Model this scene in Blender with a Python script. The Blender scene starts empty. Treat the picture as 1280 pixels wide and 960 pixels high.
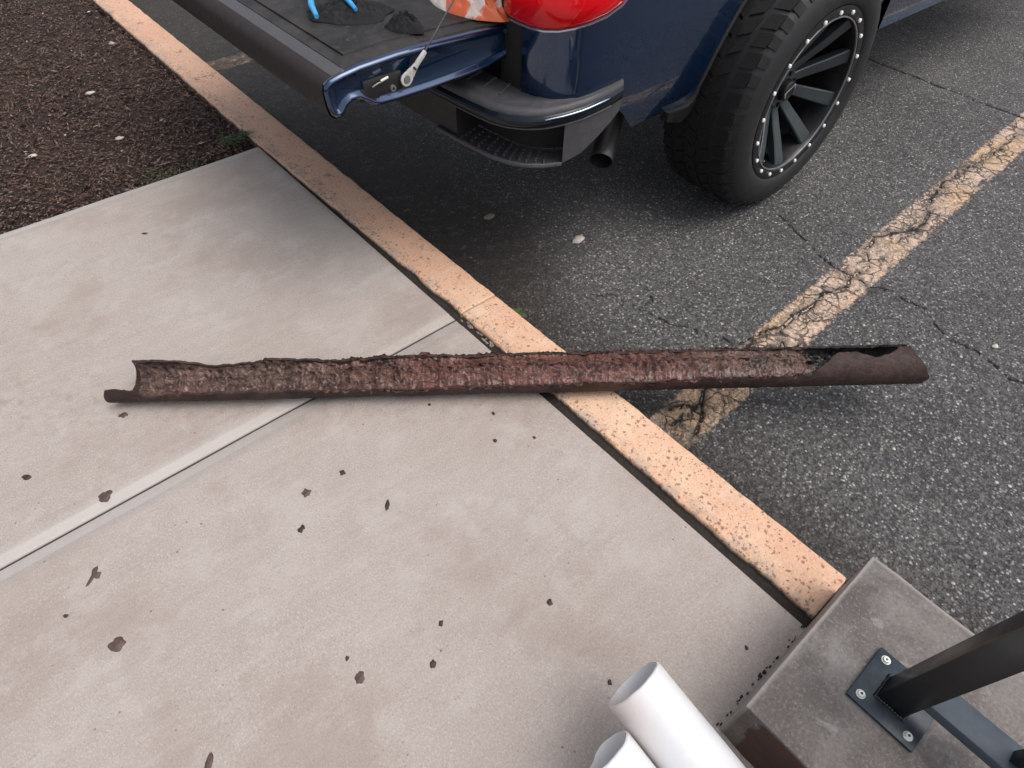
import bpy, bmesh, math, random
import numpy as np
from mathutils import Matrix, Vector, noise
random.seed(7); rng = np.random.RandomState(7)
S = bpy.context.scene
COL = S.collection
R = math.radians

# ------------------------------------------------------------------ camera, sky, sun, exposure
cam = bpy.data.cameras.new('camera'); cam.sensor_width = 36; cam.lens = 22.13
cam.clip_start = 0.02; cam.clip_end = 2000
co = bpy.data.objects.new('camera', cam); COL.objects.link(co); S.camera = co
co.matrix_world = (Matrix.Translation((0, 0, 1.36)) @ Matrix.Rotation(R(-41.481), 4, 'Z')
                   @ Matrix.Rotation(R(41.032), 4, 'X') @ Matrix.Rotation(R(1.356), 4, 'Z'))
SUN_EL, SUN_AZ = 64, -58          # azimuth measured from +X towards +Y
w = bpy.data.worlds.new('World'); S.world = w; w.use_nodes = True
wn = w.node_tree; bg = wn.nodes['Background']
sky = wn.nodes.new('ShaderNodeTexSky'); sky.sky_type = 'NISHITA'; sky.sun_disc = False
sky.sun_elevation = R(SUN_EL); sky.sun_rotation = R(90 - SUN_AZ); sky.dust_density = 4.0; sky.air_density = 1.0; sky.ozone_density = 1.0
hs = wn.nodes.new('ShaderNodeHueSaturation'); hs.inputs['Saturation'].default_value = 0.38
wn.links.new(sky.outputs[0], hs.inputs['Color']); wn.links.new(hs.outputs[0], bg.inputs[0])
bg.inputs[1].default_value = 0.125
sd = bpy.data.lights.new('sun', 'SUN'); sd.energy = .65; sd.angle = R(45); sd.color = (1, .93, .86)
so = bpy.data.objects.new('sun', sd); COL.objects.link(so)
dv = Vector((math.cos(R(SUN_AZ)) * math.cos(R(SUN_EL)), math.sin(R(SUN_AZ)) * math.cos(R(SUN_EL)), math.sin(R(SUN_EL))))
so.rotation_euler = dv.to_track_quat('Z', 'Y').to_euler(); so.location = dv * 20
S.view_settings.view_transform = 'Standard'; S.view_settings.look = 'None'
S.view_settings.exposure = 0.76; S.view_settings.gamma = 1

# ------------------------------------------------------------------ node helper
class NB:
    def __init__(s, name):
        s.m = bpy.data.materials.new(name); s.m.use_nodes = True
        s.t = s.m.node_tree; s.t.nodes.clear()
        s.out = s.t.nodes.new('ShaderNodeOutputMaterial')
        s.p = s.t.nodes.new('ShaderNodeBsdfPrincipled'); s.t.links.new(s.p.outputs[0], s.out.inputs[0])
        s.tc = s.t.nodes.new('ShaderNodeTexCoord'); s.o = s.tc.outputs['Object']
    def set(s, sock, v):
        if hasattr(v, 'is_linked') or isinstance(v, bpy.types.NodeSocket): s.t.links.new(v, sock)
        else:
            if isinstance(v, tuple) and len(v) == 3 and sock.type == 'RGBA': v = (*v, 1)
            sock.default_value = v
    def P(s, **k):
        for a, v in k.items(): s.set(s.p.inputs[a.replace('_', ' ')], v)
        return s
    def noise(s, sc, det=4, rough=.55, vec=None, dist=0, col=False):
        n = s.t.nodes.new('ShaderNodeTexNoise'); s.set(n.inputs['Vector'], vec or s.o)
        n.inputs['Scale'].default_value = sc; n.inputs['Detail'].default_value = det
        n.inputs['Roughness'].default_value = rough; n.inputs['Distortion'].default_value = dist
        return n.outputs['Color' if col else 'Fac']
    def voro(s, sc, feat='F1', out='Distance', vec=None, rnd=1.0):
        n = s.t.nodes.new('ShaderNodeTexVoronoi'); n.feature = feat; s.set(n.inputs['Vector'], vec or s.o)
        n.inputs['Scale'].default_value = sc; n.inputs['Randomness'].default_value = rnd
        return n.outputs[out]
    def math(s, op, a, b=0.0, c=None, clamp=False):
        n = s.t.nodes.new('ShaderNodeMath'); n.operation = op; n.use_clamp = clamp
        s.set(n.inputs[0], a); s.set(n.inputs[1], b)
        if c is not None: s.set(n.inputs[2], c)
        return n.outputs[0]
    def rng(s, v, a, b, c=0.0, d=1.0, sm=True):
        n = s.t.nodes.new('ShaderNodeMapRange'); n.interpolation_type = 'SMOOTHSTEP' if sm else 'LINEAR'; n.clamp = True
        for i, x in enumerate((v, a, b, c, d)): s.set(n.inputs[i], x)
        return n.outputs[0]
    def mix(s, f, a, b, mode='MIX'):
        n = s.t.nodes.new('ShaderNodeMix'); n.data_type = 'RGBA'; n.blend_type = mode
        s.set(n.inputs[0], f); s.set(n.inputs[6], a); s.set(n.inputs[7], b)
        return n.outputs[2]
    def mapv(s, scale=(1, 1, 1), rot=(0, 0, 0), loc=(0, 0, 0), vec=None):
        n = s.t.nodes.new('ShaderNodeMapping'); s.set(n.inputs[0], vec or s.o)
        n.inputs['Scale'].default_value = scale; n.inputs['Rotation'].default_value = rot; n.inputs['Location'].default_value = loc
        return n.outputs[0]
    def vadd(s, a, b, sc):
        n = s.t.nodes.new('ShaderNodeVectorMath'); n.operation = 'MULTIPLY_ADD'
        s.set(n.inputs[0], b); n.inputs[1].default_value = (sc, sc, sc); s.set(n.inputs[2], a)
        return n.outputs[0]
    def xyz(s, vec=None):
        n = s.t.nodes.new('ShaderNodeSeparateXYZ'); s.set(n.inputs[0], vec or s.o); return n.outputs
    def attr(s, name, out='Fac'):
        n = s.t.nodes.new('ShaderNodeAttribute'); n.attribute_name = name; return n.outputs[out]
    def bump(s, h, st=.5, d=.01, prev=None):
        n = s.t.nodes.new('ShaderNodeBump'); n.inputs['Strength'].default_value = st; n.inputs['Distance'].default_value = d
        s.set(n.inputs['Height'], h)
        if prev is not None: s.set(n.inputs['Normal'], prev)
        return n.outputs[0]

def simple(name, col, rough=.5, metal=0, nscale=60, nvar=.25, bump=.15, bd=.001, **kw):
    b = NB(name)
    n = b.noise(nscale, 5, .6); n2 = b.noise(nscale * .12, 4, .6)
    dark = tuple(c * (1 - nvar) for c in col); lite = tuple(min(1, c * (1 + nvar)) for c in col)
    c = b.mix(b.rng(b.math('ADD', b.math('MULTIPLY', n, .5), b.math('MULTIPLY', n2, .5)), .3, .7), dark, lite)
    b.P(Base_Color=c, Roughness=b.rng(n2, .25, .75, max(0, rough - .08), min(1, rough + .1)), Metallic=metal, Normal=b.bump(n, bump, bd))
    for k, v in kw.items(): b.P(**{k: v})
    return b.m

# ------------------------------------------------------------------ materials
def mk_asphalt():
    b = NB('asphalt_with_worn_line')
    x, y, z = b.xyz()
    wob = b.noise(9, 4, .6, col=True)
    v2 = b.vadd(b.vadd(b.o, wob, .075), b.noise(55, 4, .65, col=True), .020)
    big = b.noise(1.3, 5, .6); med = b.noise(14, 4, .6); fine = b.noise(260, 3, .7)
    base = b.mix(b.rng(big, .3, .72), (.078, .0765, .0745), (.128, .125, .121))
    base = b.mix(b.math('MULTIPLY', b.rng(med, .35, .7), .35), base, (.085, .083, .08))
    base = b.mix(b.rng(fine, .30, .6), b.mix(1, base, (.42, .42, .42), 'MULTIPLY'), base)
    # aggregate: voronoi stones, a share of them pale
    cellr = b.xyz(b.voro(112, 'F1', 'Color')); d1 = b.voro(112)
    cell2 = b.xyz(b.voro(70, 'F1', 'Color')); d2 = b.voro(70)
    st1 = b.math('MULTIPLY', b.rng(d1, .50, .25), b.rng(cellr[0], .15, 1.1))
    st2 = b.math('MULTIPLY', b.rng(d2, .42, .24), b.rng(cell2[0], .60, 1.0))
    tone = b.mix(cellr[1], (.14, .137, .133), (.50, .485, .46))
    c = b.mix(st1, base, tone)
    c = b.mix(st2, c, b.mix(cell2[1], (.17, .165, .16), (.55, .52, .48)))
    c = b.mix(b.math('MULTIPLY', b.rng(b.noise(95, 4, .7), .50, .60), .55), c, (.022, .021, .020))
    c = b.mix(b.math('MULTIPLY', b.rng(b.noise(75, 5, .75, vec=b.mapv(loc=(9, 4, 0))), .56, .66), .5), c, (.20, .195, .185))
    # worn painted lines
    yc = b.math('MULTIPLY_ADD', x, .032, .490)
    d = b.math('ABSOLUTE', b.math('SUBTRACT', y, yc))
    dB = b.math('ABSOLUTE', b.math('SUBTRACT', y, 3.76))
    d = b.math('MINIMUM', d, dB)
    edge = b.math('ADD', d, b.math('MULTIPLY', b.math('SUBTRACT', b.noise(55, 4, .7), .5), .05))
    line = b.rng(edge, .078, .066)
    line = b.math('MULTIPLY', line, b.rng(x, 5.6, 5.5))
    allig = b.voro(13, 'DISTANCE_TO_EDGE', vec=v2)
    allig2 = b.voro(40, 'DISTANCE_TO_EDGE', vec=b.vadd(v2, b.noise(30, 3, col=True), .02))
    al0 = b.rng(b.noise(6, 3, vec=b.mapv(loc=(7, 3, 0))), .34, .5, .35, 1)
    al = b.math('MAXIMUM', b.rng(b.math('ADD', allig, b.math('MULTIPLY', b.math('SUBTRACT', b.noise(45, 4, .7), .5), .09)), .055, .02), b.math('MULTIPLY', b.rng(allig2, .12, .04), b.rng(b.noise(5, 3), .42, .6)))
    wear = b.rng(b.noise(30, 6, .8), .54, .64)
    wear2 = b.math('MAXIMUM', b.rng(b.noise(4.2, 4, .6, vec=b.mapv(loc=(3.3, 1.2, 0))), .54, .66), b.rng(b.math('ADD', b.attr('crack'), b.math('MULTIPLY', b.noise(14, 4), .05)), .055, .03))
    speck = b.rng(b.noise(150, 3, .7), .56, .66)
    al = b.math('MULTIPLY', al, al0)
    keep = b.math('MULTIPLY', b.math('SUBTRACT', 1, b.math('MULTIPLY', al, .93)), b.math('SUBTRACT', 1, b.math('MULTIPLY', wear, .65)))
    keep = b.math('MULTIPLY', keep, b.math('SUBTRACT', 1, b.math('MULTIPLY', speck, .45)))
    keep = b.math('MULTIPLY', keep, b.math('SUBTRACT', 1, b.math('MULTIPLY', wear2, .55)))
    paint = b.mix(b.rng(b.noise(4, 3), .46, .60), (.64, .475, .37), (.66, .45, .285))
    dirt = b.mix(line, c, b.mix(.5, c, (.03, .018, .014)))
    c = b.mix(b.math('MULTIPLY', line, keep), dirt, paint)
    # long cracks, from the crack distance stored on the mesh
    cr = b.attr('crack')
    crn = b.math('ADD', cr, b.math('MULTIPLY', b.math('SUBTRACT', b.noise(90, 4, .7), .5), .009))
    cm = b.rng(crn, .0085, .0035)
    c = b.mix(b.math('MULTIPLY', cm, .95), c, (.008, .007, .006))
    hl = b.voro(1.7, 'DISTANCE_TO_EDGE', vec=b.vadd(b.vadd(b.o, b.noise(3, 4, .6, col=True), .45), b.noise(18, 4, .7, col=True), .06))
    hm = b.math('MULTIPLY', b.rng(hl, .0075, .002), b.rng(b.noise(2.2, 3, vec=b.mapv(loc=(2, 8, 0))), .50, .60))
    c = b.mix(b.math('MULTIPLY', hm, .7), c, (.018, .017, .016))
    # brown grit and leaf dust by the kerb; also paints in the truck's shade
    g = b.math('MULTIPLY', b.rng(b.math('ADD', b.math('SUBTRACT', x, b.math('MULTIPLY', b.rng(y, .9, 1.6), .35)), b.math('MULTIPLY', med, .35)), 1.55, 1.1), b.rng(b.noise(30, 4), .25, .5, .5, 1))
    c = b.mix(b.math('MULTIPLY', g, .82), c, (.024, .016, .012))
    h = b.math('ADD', b.math('MULTIPLY', b.rng(d1, .5, .1), .5), b.math('MULTIPLY', b.rng(d2, .45, .1), .8))
    h = b.math('SUBTRACT', h, b.math('MULTIPLY', b.math('MULTIPLY', line, al), 1.6))
    h = b.math('SUBTRACT', h, b.math('MULTIPLY', cm, 3))
    h = b.math('ADD', h, b.math('MULTIPLY', fine, .5))
    h = b.math('SUBTRACT', h, b.math('MULTIPLY', b.rng(b.noise(95, 4, .7), .48, .62), 1.2))
    b.P(Base_Color=c, Roughness=b.rng(fine, .3, .7, .62, .92), Normal=b.bump(h, .85, .0035))
    return b.m
M_ASPH = mk_asphalt()

def mk_slab():
    b = NB('broomed_concrete'); x, y, z = b.xyz()
    n1 = b.noise(1.6, 5, .6); n2 = b.noise(11, 5, .65); n3 = b.noise(210, 4, .75)
    st = b.noise(300, 4, .8, vec=b.mapv((1, .55, 1), (0, 0, R(38))))
    c = b.mix(b.rng(n1, .3, .7), (.352, .300, .264), (.400, .352, .318))
    c = b.mix(b.math('MULTIPLY', b.rng(n2, .4, .68), .35), c, (.33, .285, .255))
    c = b.mix(b.math('MULTIPLY', b.rng(st, .49, .64), .40), c, (.60, .57, .54))
    c = b.mix(b.math('MULTIPLY', b.rng(n3, .50, .66), .50), c, (.22, .19, .165))
    pit = b.voro(42); pr = b.xyz(b.voro(42, 'F1', 'Color'))
    pm = b.math('MULTIPLY', b.rng(pit, .13, .06), b.rng(pr[0], .955, .985))
    c = b.mix(b.math('MULTIPLY', pm, .75), c, (.07, .05, .045))
    c = b.mix(b.math('MULTIPLY', b.rng(b.noise(2.6, 6, .7, vec=b.mapv(loc=(4, 7, 0))), .48, .66), .38), c, (.27, .205, .17))
    c = b.mix(b.math('MULTIPLY', b.rng(b.noise(7, 6, .75, vec=b.mapv(loc=(1, 3, 0))), .50, .64), .30), c, (.47, .435, .41))
    brm = b.noise(26, 5, .75, vec=b.mapv((.14, 1.5, 1), (0, 0, R(52)))); c = b.mix(b.math('MULTIPLY', b.rng(brm, .50, .68), .15), c, (.50, .46, .43))
    c = b.mix(b.math('MULTIPLY', b.rng(brm, .46, .34), .13), c, (.24, .19, .165))
    rustd = b.math('ABSOLUTE', b.math('SUBTRACT', b.math('ADD', b.math('MULTIPLY', x, .612), b.math('MULTIPLY', y, .79)), 1.14))
    c = b.mix(b.math('MULTIPLY', b.math('MULTIPLY', b.rng(rustd, .16, .02), b.rng(b.noise(24, 5, .8), .45, .66)), .28), c, (.20, .105, .075))
    for sc_, lo_, st_ in ((85, .965, .7), (160, .92, .5)):
        pc = b.xyz(b.voro(sc_, 'F1', 'Color')); c = b.mix(b.math('MULTIPLY', b.math('MULTIPLY', b.rng(b.voro(sc_), .26, .12), b.rng(pc[1], lo_, lo_ + .04)), st_), c, (.12, .085, .07))
    # brownish soil stain creeping in from the mulch and the curb joint
    so_ = b.math('ADD', b.rng(x, .35, .82), b.rng(y, 1.7, 2.6))
    sm_ = b.math('MULTIPLY', b.rng(so_, .7, 2.0), b.rng(b.noise(3.5, 5, .65), .35, .62))
    c = b.mix(b.math('MULTIPLY', sm_, .35), c, (.26, .175, .13))
    # tooled smooth band beside the joints and edges
    band = b.attr('band')
    c = b.mix(b.math('MULTIPLY', b.math('MULTIPLY', band, b.rng(x, .9, -.3, .30, 1)), .75), c, b.mix(n2, (.41, .38, .355), (.49, .465, .44)))
    c = b.mix(b.rng(z, -.0050, -.0085), c, (.10, .082, .072))
    bl = b.math('MULTIPLY', b.math('MULTIPLY', band, b.math('SUBTRACT', .70, band)), 3.0, None, True)
    c = b.mix(b.math('MULTIPLY', bl, .35), c, (.20, .165, .15))
    h = b.math('ADD', b.math('MULTIPLY', st, 1.0), b.math('MULTIPLY', n3, .6))
    h = b.math('MULTIPLY', h, b.math('SUBTRACT', 1, b.math('MULTIPLY', band, .75)))
    b.P(Base_Color=c, Roughness=.84, Normal=b.bump(b.math('SUBTRACT', h, pm), .6, .0020))
    return b.m
M_SLAB = mk_slab()

def mk_curb():
    b = NB('faded_curb_paint'); x, y, z = b.xyz()
    n1 = b.noise(2.3, 5, .6); n2 = b.noise(16, 5, .7); n3 = b.noise(110, 4, .7)
    c = b.mix(b.rng(n1, .35, .65), (.64, .375, .245), (.71, .475, .32))
    c = b.mix(b.math('MULTIPLY', b.rng(n2, .45, .7), .45), c, (.72, .56, .42))
    far = b.math('MULTIPLY', b.rng(y, 1.0, 2.4), .7)
    c = b.mix(b.math('MULTIPLY', far, b.rng(n2, .25, .75, .45, 1)), c, (.56, .31, .22))
    gr = b.noise(190, 4, .8); c = b.mix(b.math('MULTIPLY', b.rng(gr, .50, .66), .38), c, (.34, .19, .13)); c = b.mix(b.math('MULTIPLY', b.rng(gr, .46, .34), .35), c, (.86, .66, .48))
    left = b.rng(b.math('ADD', x, b.math('MULTIPLY', b.math('SUBTRACT', n2, .5), .06)), .905, .865)
    v = b.voro(120, vec=b.vadd(b.o, b.noise(40, 3, col=True), .012)); vr = b.xyz(b.voro(120, 'F1', 'Color', vec=b.vadd(b.o, b.noise(40, 3, col=True), .012)))
    thr = b.math('SUBTRACT', b.rng(b.noise(5, 3), .35, .65, .80, .50), b.math('MULTIPLY', left, .35))
    pm = b.math('MULTIPLY', b.rng(b.math('ADD', v, b.math('MULTIPLY', b.math('SUBTRACT', n3, .5), .5)), .30, .16), b.rng(vr[0], thr, b.math('ADD', thr, .06)))
    w2 = b.vadd(b.o, b.noise(55, 3, .7, col=True), .016)
    p2 = b.voro(70, vec=w2); p2r = b.xyz(b.voro(70, 'F1', 'Color', vec=w2))
    t2 = b.math('SUBTRACT', b.math('SUBTRACT', .80, b.math('MULTIPLY', left, .35)), b.rng(y, .75, .0, 0, .22))
    pm = b.math('MAXIMUM', pm, b.math('MULTIPLY', b.rng(b.math('ADD', p2, b.math('MULTIPLY', b.math('SUBTRACT', n3, .5), .4)), .36, .22), b.rng(p2r[0], t2, b.math('ADD', t2, .05))))
    scr = b.rng(b.noise(70, 5, .8), .58, .66)
    worn = b.math('MULTIPLY', left, b.rng(n2, .44, .56))
    c = b.mix(b.math('MULTIPLY', worn, .6), c, (.40, .31, .25))
    c = b.mix(b.math('MULTIPLY', pm, .7), c, (.20, .10, .065))
    c = b.mix(b.math('MULTIPLY', scr, .55), c, (.13, .065, .045))
    blot = b.math('MULTIPLY', b.rng(b.noise(7, 5, .7, vec=b.mapv(loc=(5, 2, 0))), .60, .68), b.rng(y, .9, 2))
    c = b.mix(b.math('MULTIPLY', blot, .7), c, (.10, .05, .04))
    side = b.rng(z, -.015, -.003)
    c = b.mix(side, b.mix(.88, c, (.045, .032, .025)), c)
    h = b.math('SUBTRACT', n3, b.math('ADD', b.math('MULTIPLY', pm, 1.2), b.math('MULTIPLY', scr, .8)))
    b.P(Base_Color=c, Roughness=.8, Normal=b.bump(h, .6, .003))
    return b.m
M_CURB = mk_curb()

def mk_step():
    b = NB('grey_step_concrete'); x, y, z = b.xyz()
    n1 = b.noise(7, 6, .62, dist=.6); n2 = b.noise(40, 4, .6); n3 = b.noise(2.8, 4, .6)
    c = b.mix(b.rng(n1, .36, .66), (.078, .068, .063), (.20, .187, .175))
    c = b.mix(b.math('MULTIPLY', b.rng(n3, .42, .62), .45), c, (.145, .118, .107))
    c = b.mix(b.math('MULTIPLY', b.rng(b.noise(22, 3, .6, dist=1.2), .60, .74), .4), c, (.38, .36, .34))
    c = b.mix(b.math('MULTIPLY', b.rng(n2, .5, .75), .2), c, (.09, .075, .07))
    gr = b.noise(170, 4, .8); c = b.mix(b.math('MULTIPLY', b.rng(gr, .52, .66), .35), c, (.33, .31, .29)); c = b.mix(b.math('MULTIPLY', b.rng(gr, .46, .36), .4), c, (.045, .038, .034))
    edge = b.math('MAXIMUM', b.rng(x, .938, .947), b.rng(y, -.060, -.052))
    c = b.mix(b.math('MULTIPLY', edge, .5), c, (.42, .37, .34))
    # brown paint on the riser that faces the walk, with a ragged bare corner
    rag = b.math('ADD', y, b.math('MULTIPLY', b.math('SUBTRACT', b.noise(18, 4, .6), .5), .05))
    riser = b.math('MULTIPLY', b.rng(x, .519, .517), b.rng(rag, -.078, -.084))
    riser = b.math('MULTIPLY', riser, b.rng(b.math('ADD', z, b.math('MULTIPLY', b.noise(30, 3), .01)), .176, .170))
    c = b.mix(riser, c, b.mix(b.noise(25, 4), (.045, .020, .014), (.075, .036, .026)))
    b.P(Base_Color=c, Roughness=b.mix(riser, (.72,) * 3, (.5,) * 3), Normal=b.bump(b.math('ADD', gr, n1), .45, .002))
    return b.m
M_STEP = mk_step()

def mk_rust(name, lo, hi, crust):
    b = NB(name)
    # stretched along the pipe (object space X is the pipe's axis)
    vv = b.mapv((.55, 1, 1))
    n1 = b.noise(13, 6, .65); n2 = b.noise(48, 6, .75, vec=vv, dist=.8); n3 = b.noise(260, 4, .7, vec=vv)
    c = b.mix(b.rng(n2, .34, .62), lo, hi)
    c = b.mix(b.math('MULTIPLY', b.rng(n1, .42, .65), .5), c, tuple(v * .5 for v in lo))
    if crust:
        x = b.xyz()[0]
        red = b.math('MULTIPLY', b.rng(x, .35, .95), b.rng(x, 1.75, 1.3))
        c = b.mix(b.math('MULTIPLY', red, .75), c, b.mix(b.rng(n2, .36, .62), (.046, .010, .007), (.22, .066, .046)))
        c = b.mix(b.math('MULTIPLY', b.rng(n3, .56, .66), .50), c, (.52, .35, .29))  # pale specks paint shiny glints into the crust
        c = b.mix(b.math('MULTIPLY', b.rng(b.noise(34, 5, .7, vec=vv), .56, .66), .6), c, (.016, .007, .006))
        c = b.mix(b.rng(b.math('ADD', x, b.math('MULTIPLY', b.math('SUBTRACT', n1, .5), .45)), 1.86, 1.93), c, (.007, .006, .006))
    else:
        c = b.mix(b.math('MULTIPLY', b.rng(n3, .55, .72), .25), c, (.20, .13, .10))
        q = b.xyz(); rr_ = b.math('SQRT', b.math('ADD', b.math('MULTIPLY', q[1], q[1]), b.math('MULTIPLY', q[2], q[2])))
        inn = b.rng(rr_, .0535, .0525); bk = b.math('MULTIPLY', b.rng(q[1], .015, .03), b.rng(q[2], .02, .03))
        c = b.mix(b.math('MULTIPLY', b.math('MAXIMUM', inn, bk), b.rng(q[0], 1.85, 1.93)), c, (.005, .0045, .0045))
    h = b.math('ADD', b.math('MULTIPLY', n2, 1.0), b.math('MULTIPLY', n3, .35))
    b.P(Base_Color=c, Roughness=b.rng(n3, .3, .7, .28 if crust else .62, .55 if crust else .85), Normal=b.bump(h, 1.0 if crust else .6, .014 if crust else .004), Coat_Weight=.5 if crust else 0.0, Coat_Roughness=.22)
    return b.m
M_SHELL = mk_rust('rusty_iron_shell', (.014, .006, .0045), (.052, .024, .019), False)
M_CRUST = mk_rust('flaking_rust_scale', (.038, .015, .011), (.24, .138, .105), True)

def mk_paint():
    b = NB('navy_truck_paint')
    n = b.noise(1500, 2, .6); d = b.noise(4, 5, .6); dd = b.noise(38, 4, .6)
    c = b.mix(n, (.0012, .017, .056), (.002, .031, .10))
    dust = b.math('MULTIPLY', b.rng(d, .45, .7), b.rng(dd, .3, .7))
    c = b.mix(b.math('MULTIPLY', dust, .035), c, (.20, .17, .15))
    b.P(Base_Color=c, Metallic=.7, Roughness=b.rng(dust, 0, 1, .24, .36), Coat_Weight=1.0, Coat_Roughness=.03, Coat_IOR=1.6)
    return b.m
M_PAINT = mk_paint()
M_BLACKP = simple('black_plastic', (.012, .012, .013), .5, nscale=300, bump=.3)
M_CAP = simple('reflection_tinted_cap', (.017, .0105, .0095), .7, nscale=260, bump=.25)  # black plastic browned to paint in its warm reflection
M_STRIP = simple('bright_glint', (.42, .52, .60), .18, .9, nscale=30, nvar=.05, bump=0)  # bright tone for the highlights modelled as strips
M_PAD = simple('grey_step_plastic', (.062, .061, .066), .55, nscale=350, bump=.5, bd=.0008)
M_DARK = simple('dark_underbody', (.012, .011, .010), .85, nscale=30)
M_CHROME = simple('gloss_black_band', (.008, .012, .020), .14, .3, nscale=20, nvar=.1, bump=.02)
M_RUBBER = simple('tyre_rubber', (.0105, .0105, .0115), .62, nscale=220, nvar=.35, bump=.3, bd=.0008)
M_TREAD = simple('shaded_tread_rubber', (.0060, .0060, .0062), .8, nscale=160, nvar=.5, bump=.4, bd=.001)  # tyre rubber darkened to paint shade onto the tread
M_RIMB = simple('matt_black_rim', (.012, .012, .013), .38, .3, nscale=200, bump=.05)
M_SPOKE = simple('grey_satin_spoke', (.050, .060, .065), .4, .4, nscale=160, nvar=.12, bump=.05)
M_BOLT = simple('bright_bolt', (.92, .92, .91), .3, .15, nscale=200, nvar=.05, bump=.0)
M_ZINC = simple('zinc_screw', (.62, .63, .60), .4, .3, nscale=400, nvar=.25, bump=.3)
M_BADGE = simple('grey_badge', (.26, .28, .28), .35, .6, nscale=500, nvar=.1, bump=.1)
M_RAIL = simple('black_rail_paint', (.0030, .0034, .0042), .36, 0, nscale=140, nvar=.3, bump=.10, bd=.0006)
M_PLATE = simple('sky_tinted_plate', (.022, .032, .043), .36, .3, nscale=60, nvar=.4, bump=.25)  # black plate tinted blue to paint in the sky's reflection
M_RAILTOP = simple('sky_tinted_rail', (.050, .066, .085), .42, .1, nscale=50, nvar=.2, bump=.1)  # black rail lightened to blue-grey, painting in the reflected sky
def mk_pvc():
    b = NB('white_pvc'); q = b.xyz(); n = b.noise(14, 5, .65); n2 = b.noise(70, 5, .75, vec=b.mapv((1, .15, .15)))
    c = b.mix(b.rng(n, .3, .7), (.70, .70, .705), (.77, .77, .765))
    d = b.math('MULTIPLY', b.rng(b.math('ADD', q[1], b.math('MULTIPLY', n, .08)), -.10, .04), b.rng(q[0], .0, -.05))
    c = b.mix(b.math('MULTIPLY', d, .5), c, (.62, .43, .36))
    c = b.mix(b.math('MULTIPLY', b.rng(n2, .60, .72), .30), c, (.42, .40, .38))
    b.P(Base_Color=c, Roughness=b.rng(n2, .3, .7, .28, .45), Normal=b.bump(n2, .1, .0006)); return b.m
M_PVC = mk_pvc()
M_GLASS = simple('dark_window_glass', (.008, .009, .010), .06, 0, nscale=5, nvar=.1, bump=0)
M_BLUE = simple('blue_grip', (.045, .34, .66), .4, 0, nscale=120, nvar=.12, bump=.2)
M_RAG = simple('black_cloth', (.010, .010, .011), .9, 0, nscale=420, nvar=.4, bump=.7)
M_STEEL = simple('steel_cable', (.16, .155, .145), .35, .8, nscale=500, nvar=.3, bump=.3)
M_CABLEEND = simple('cast_cable_end', (.62, .61, .56), .45, .25, nscale=120, nvar=.15, bump=.15)
M_FELT = simple('joint_filler', (.024, .018, .015), .95, 0, nscale=110, nvar=.55, bump=.9, bd=.004)
M_WOOD = simple('scrap_lumber', (.30, .20, .12), .75, 0, nscale=40, nvar=.3, bump=.3)
M_MORTAR = simple('mortar_crumb', (.24, .19, .155), .9, 0, nscale=90, nvar=.3, bump=.6, bd=.002)
M_LEAF = simple('weed_leaf', (.050, .075, .022), .55, 0, nscale=90, nvar=.4, bump=.2)
M_FLAKE = simple('rust_flake', (.085, .052, .043), .6, 0, nscale=160, nvar=.5, bump=.8, bd=.002)
M_FLAKED = simple('dark_rust_flake', (.036, .020, .017), .55, 0, nscale=160, nvar=.5, bump=.8, bd=.002)
M_PEB = simple('pale_pebble', (.50, .45, .40), .8, 0, nscale=70, nvar=.2, bump=.4)
M_SOIL = simple('mulch_soil', (.034, .021, .017), .95, 0, nscale=60, nvar=.6, bump=1, bd=.01)

def mk_lens():
    b = NB('red_lens'); n = b.noise(9, 3)
    b.P(Base_Color=b.mix(n, (.40, .0, .004), (.62, .002, .006)), Roughness=.16, Coat_Weight=.6, Specular_IOR_Level=.2, Transmission_Weight=0, Subsurface_Weight=0, Subsurface_Radius=(.05, .004, .004), Subsurface_Scale=.3, Emission_Color=(1.0, .0, .01), Emission_Strength=b.rng(b.xyz()[2], .765, .81, .015, .13))
    return b.m
M_LENS = mk_lens()
def mk_liner():
    b = NB('worn_bed_liner'); n1 = b.noise(9, 7, .72, dist=.4); n2 = b.noise(60, 5, .7); n3 = b.noise(500, 2)
    c = b.mix(b.rng(n1, .35, .68), (.006, .0055, .005), (.036, .032, .029))
    c = b.mix(b.math('MULTIPLY', b.rng(n2, .52, .72), .45), c, (.075, .067, .06))
    c = b.mix(b.math('MULTIPLY', b.rng(b.noise(28, 4, .8), .66, .74), .6), c, (.25, .24, .21))
    b.P(Base_Color=c, Roughness=.62, Normal=b.bump(b.math('ADD', n2, n3), .4, .0012)); return b.m
M_LINER = mk_liner()
def mk_bag():
    b = NB('orange_white_plastic'); n = b.noise(9, 4, .6, dist=.5)
    c = b.mix(b.rng(n, .49, .53), (.72, .13, .03), (.74, .62, .55))
    b.P(Base_Color=c, Roughness=.28, Subsurface_Weight=.1, Coat_Weight=.5); return b.m
M_BAG = mk_bag()
def mk_chip():
    b = NB('mulch_chip'); t = b.attr('tone')
    n = b.noise(90, 4)
    c = b.mix(b.rng(t, 0, .8, sm=False), (.022, .013, .010), (.175, .098, .072))
    c = b.mix(b.rng(t, .80, .94), c, (.22, .165, .135)); c = b.mix(b.rng(t, .994, .998), c, (.62, .56, .50))
    c = b.mix(b.math('MULTIPLY', b.rng(n, .4, .7), .4), c, (.02, .012, .01))
    b.P(Base_Color=c, Roughness=.8); return b.m
M_CHIP = mk_chip()

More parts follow.
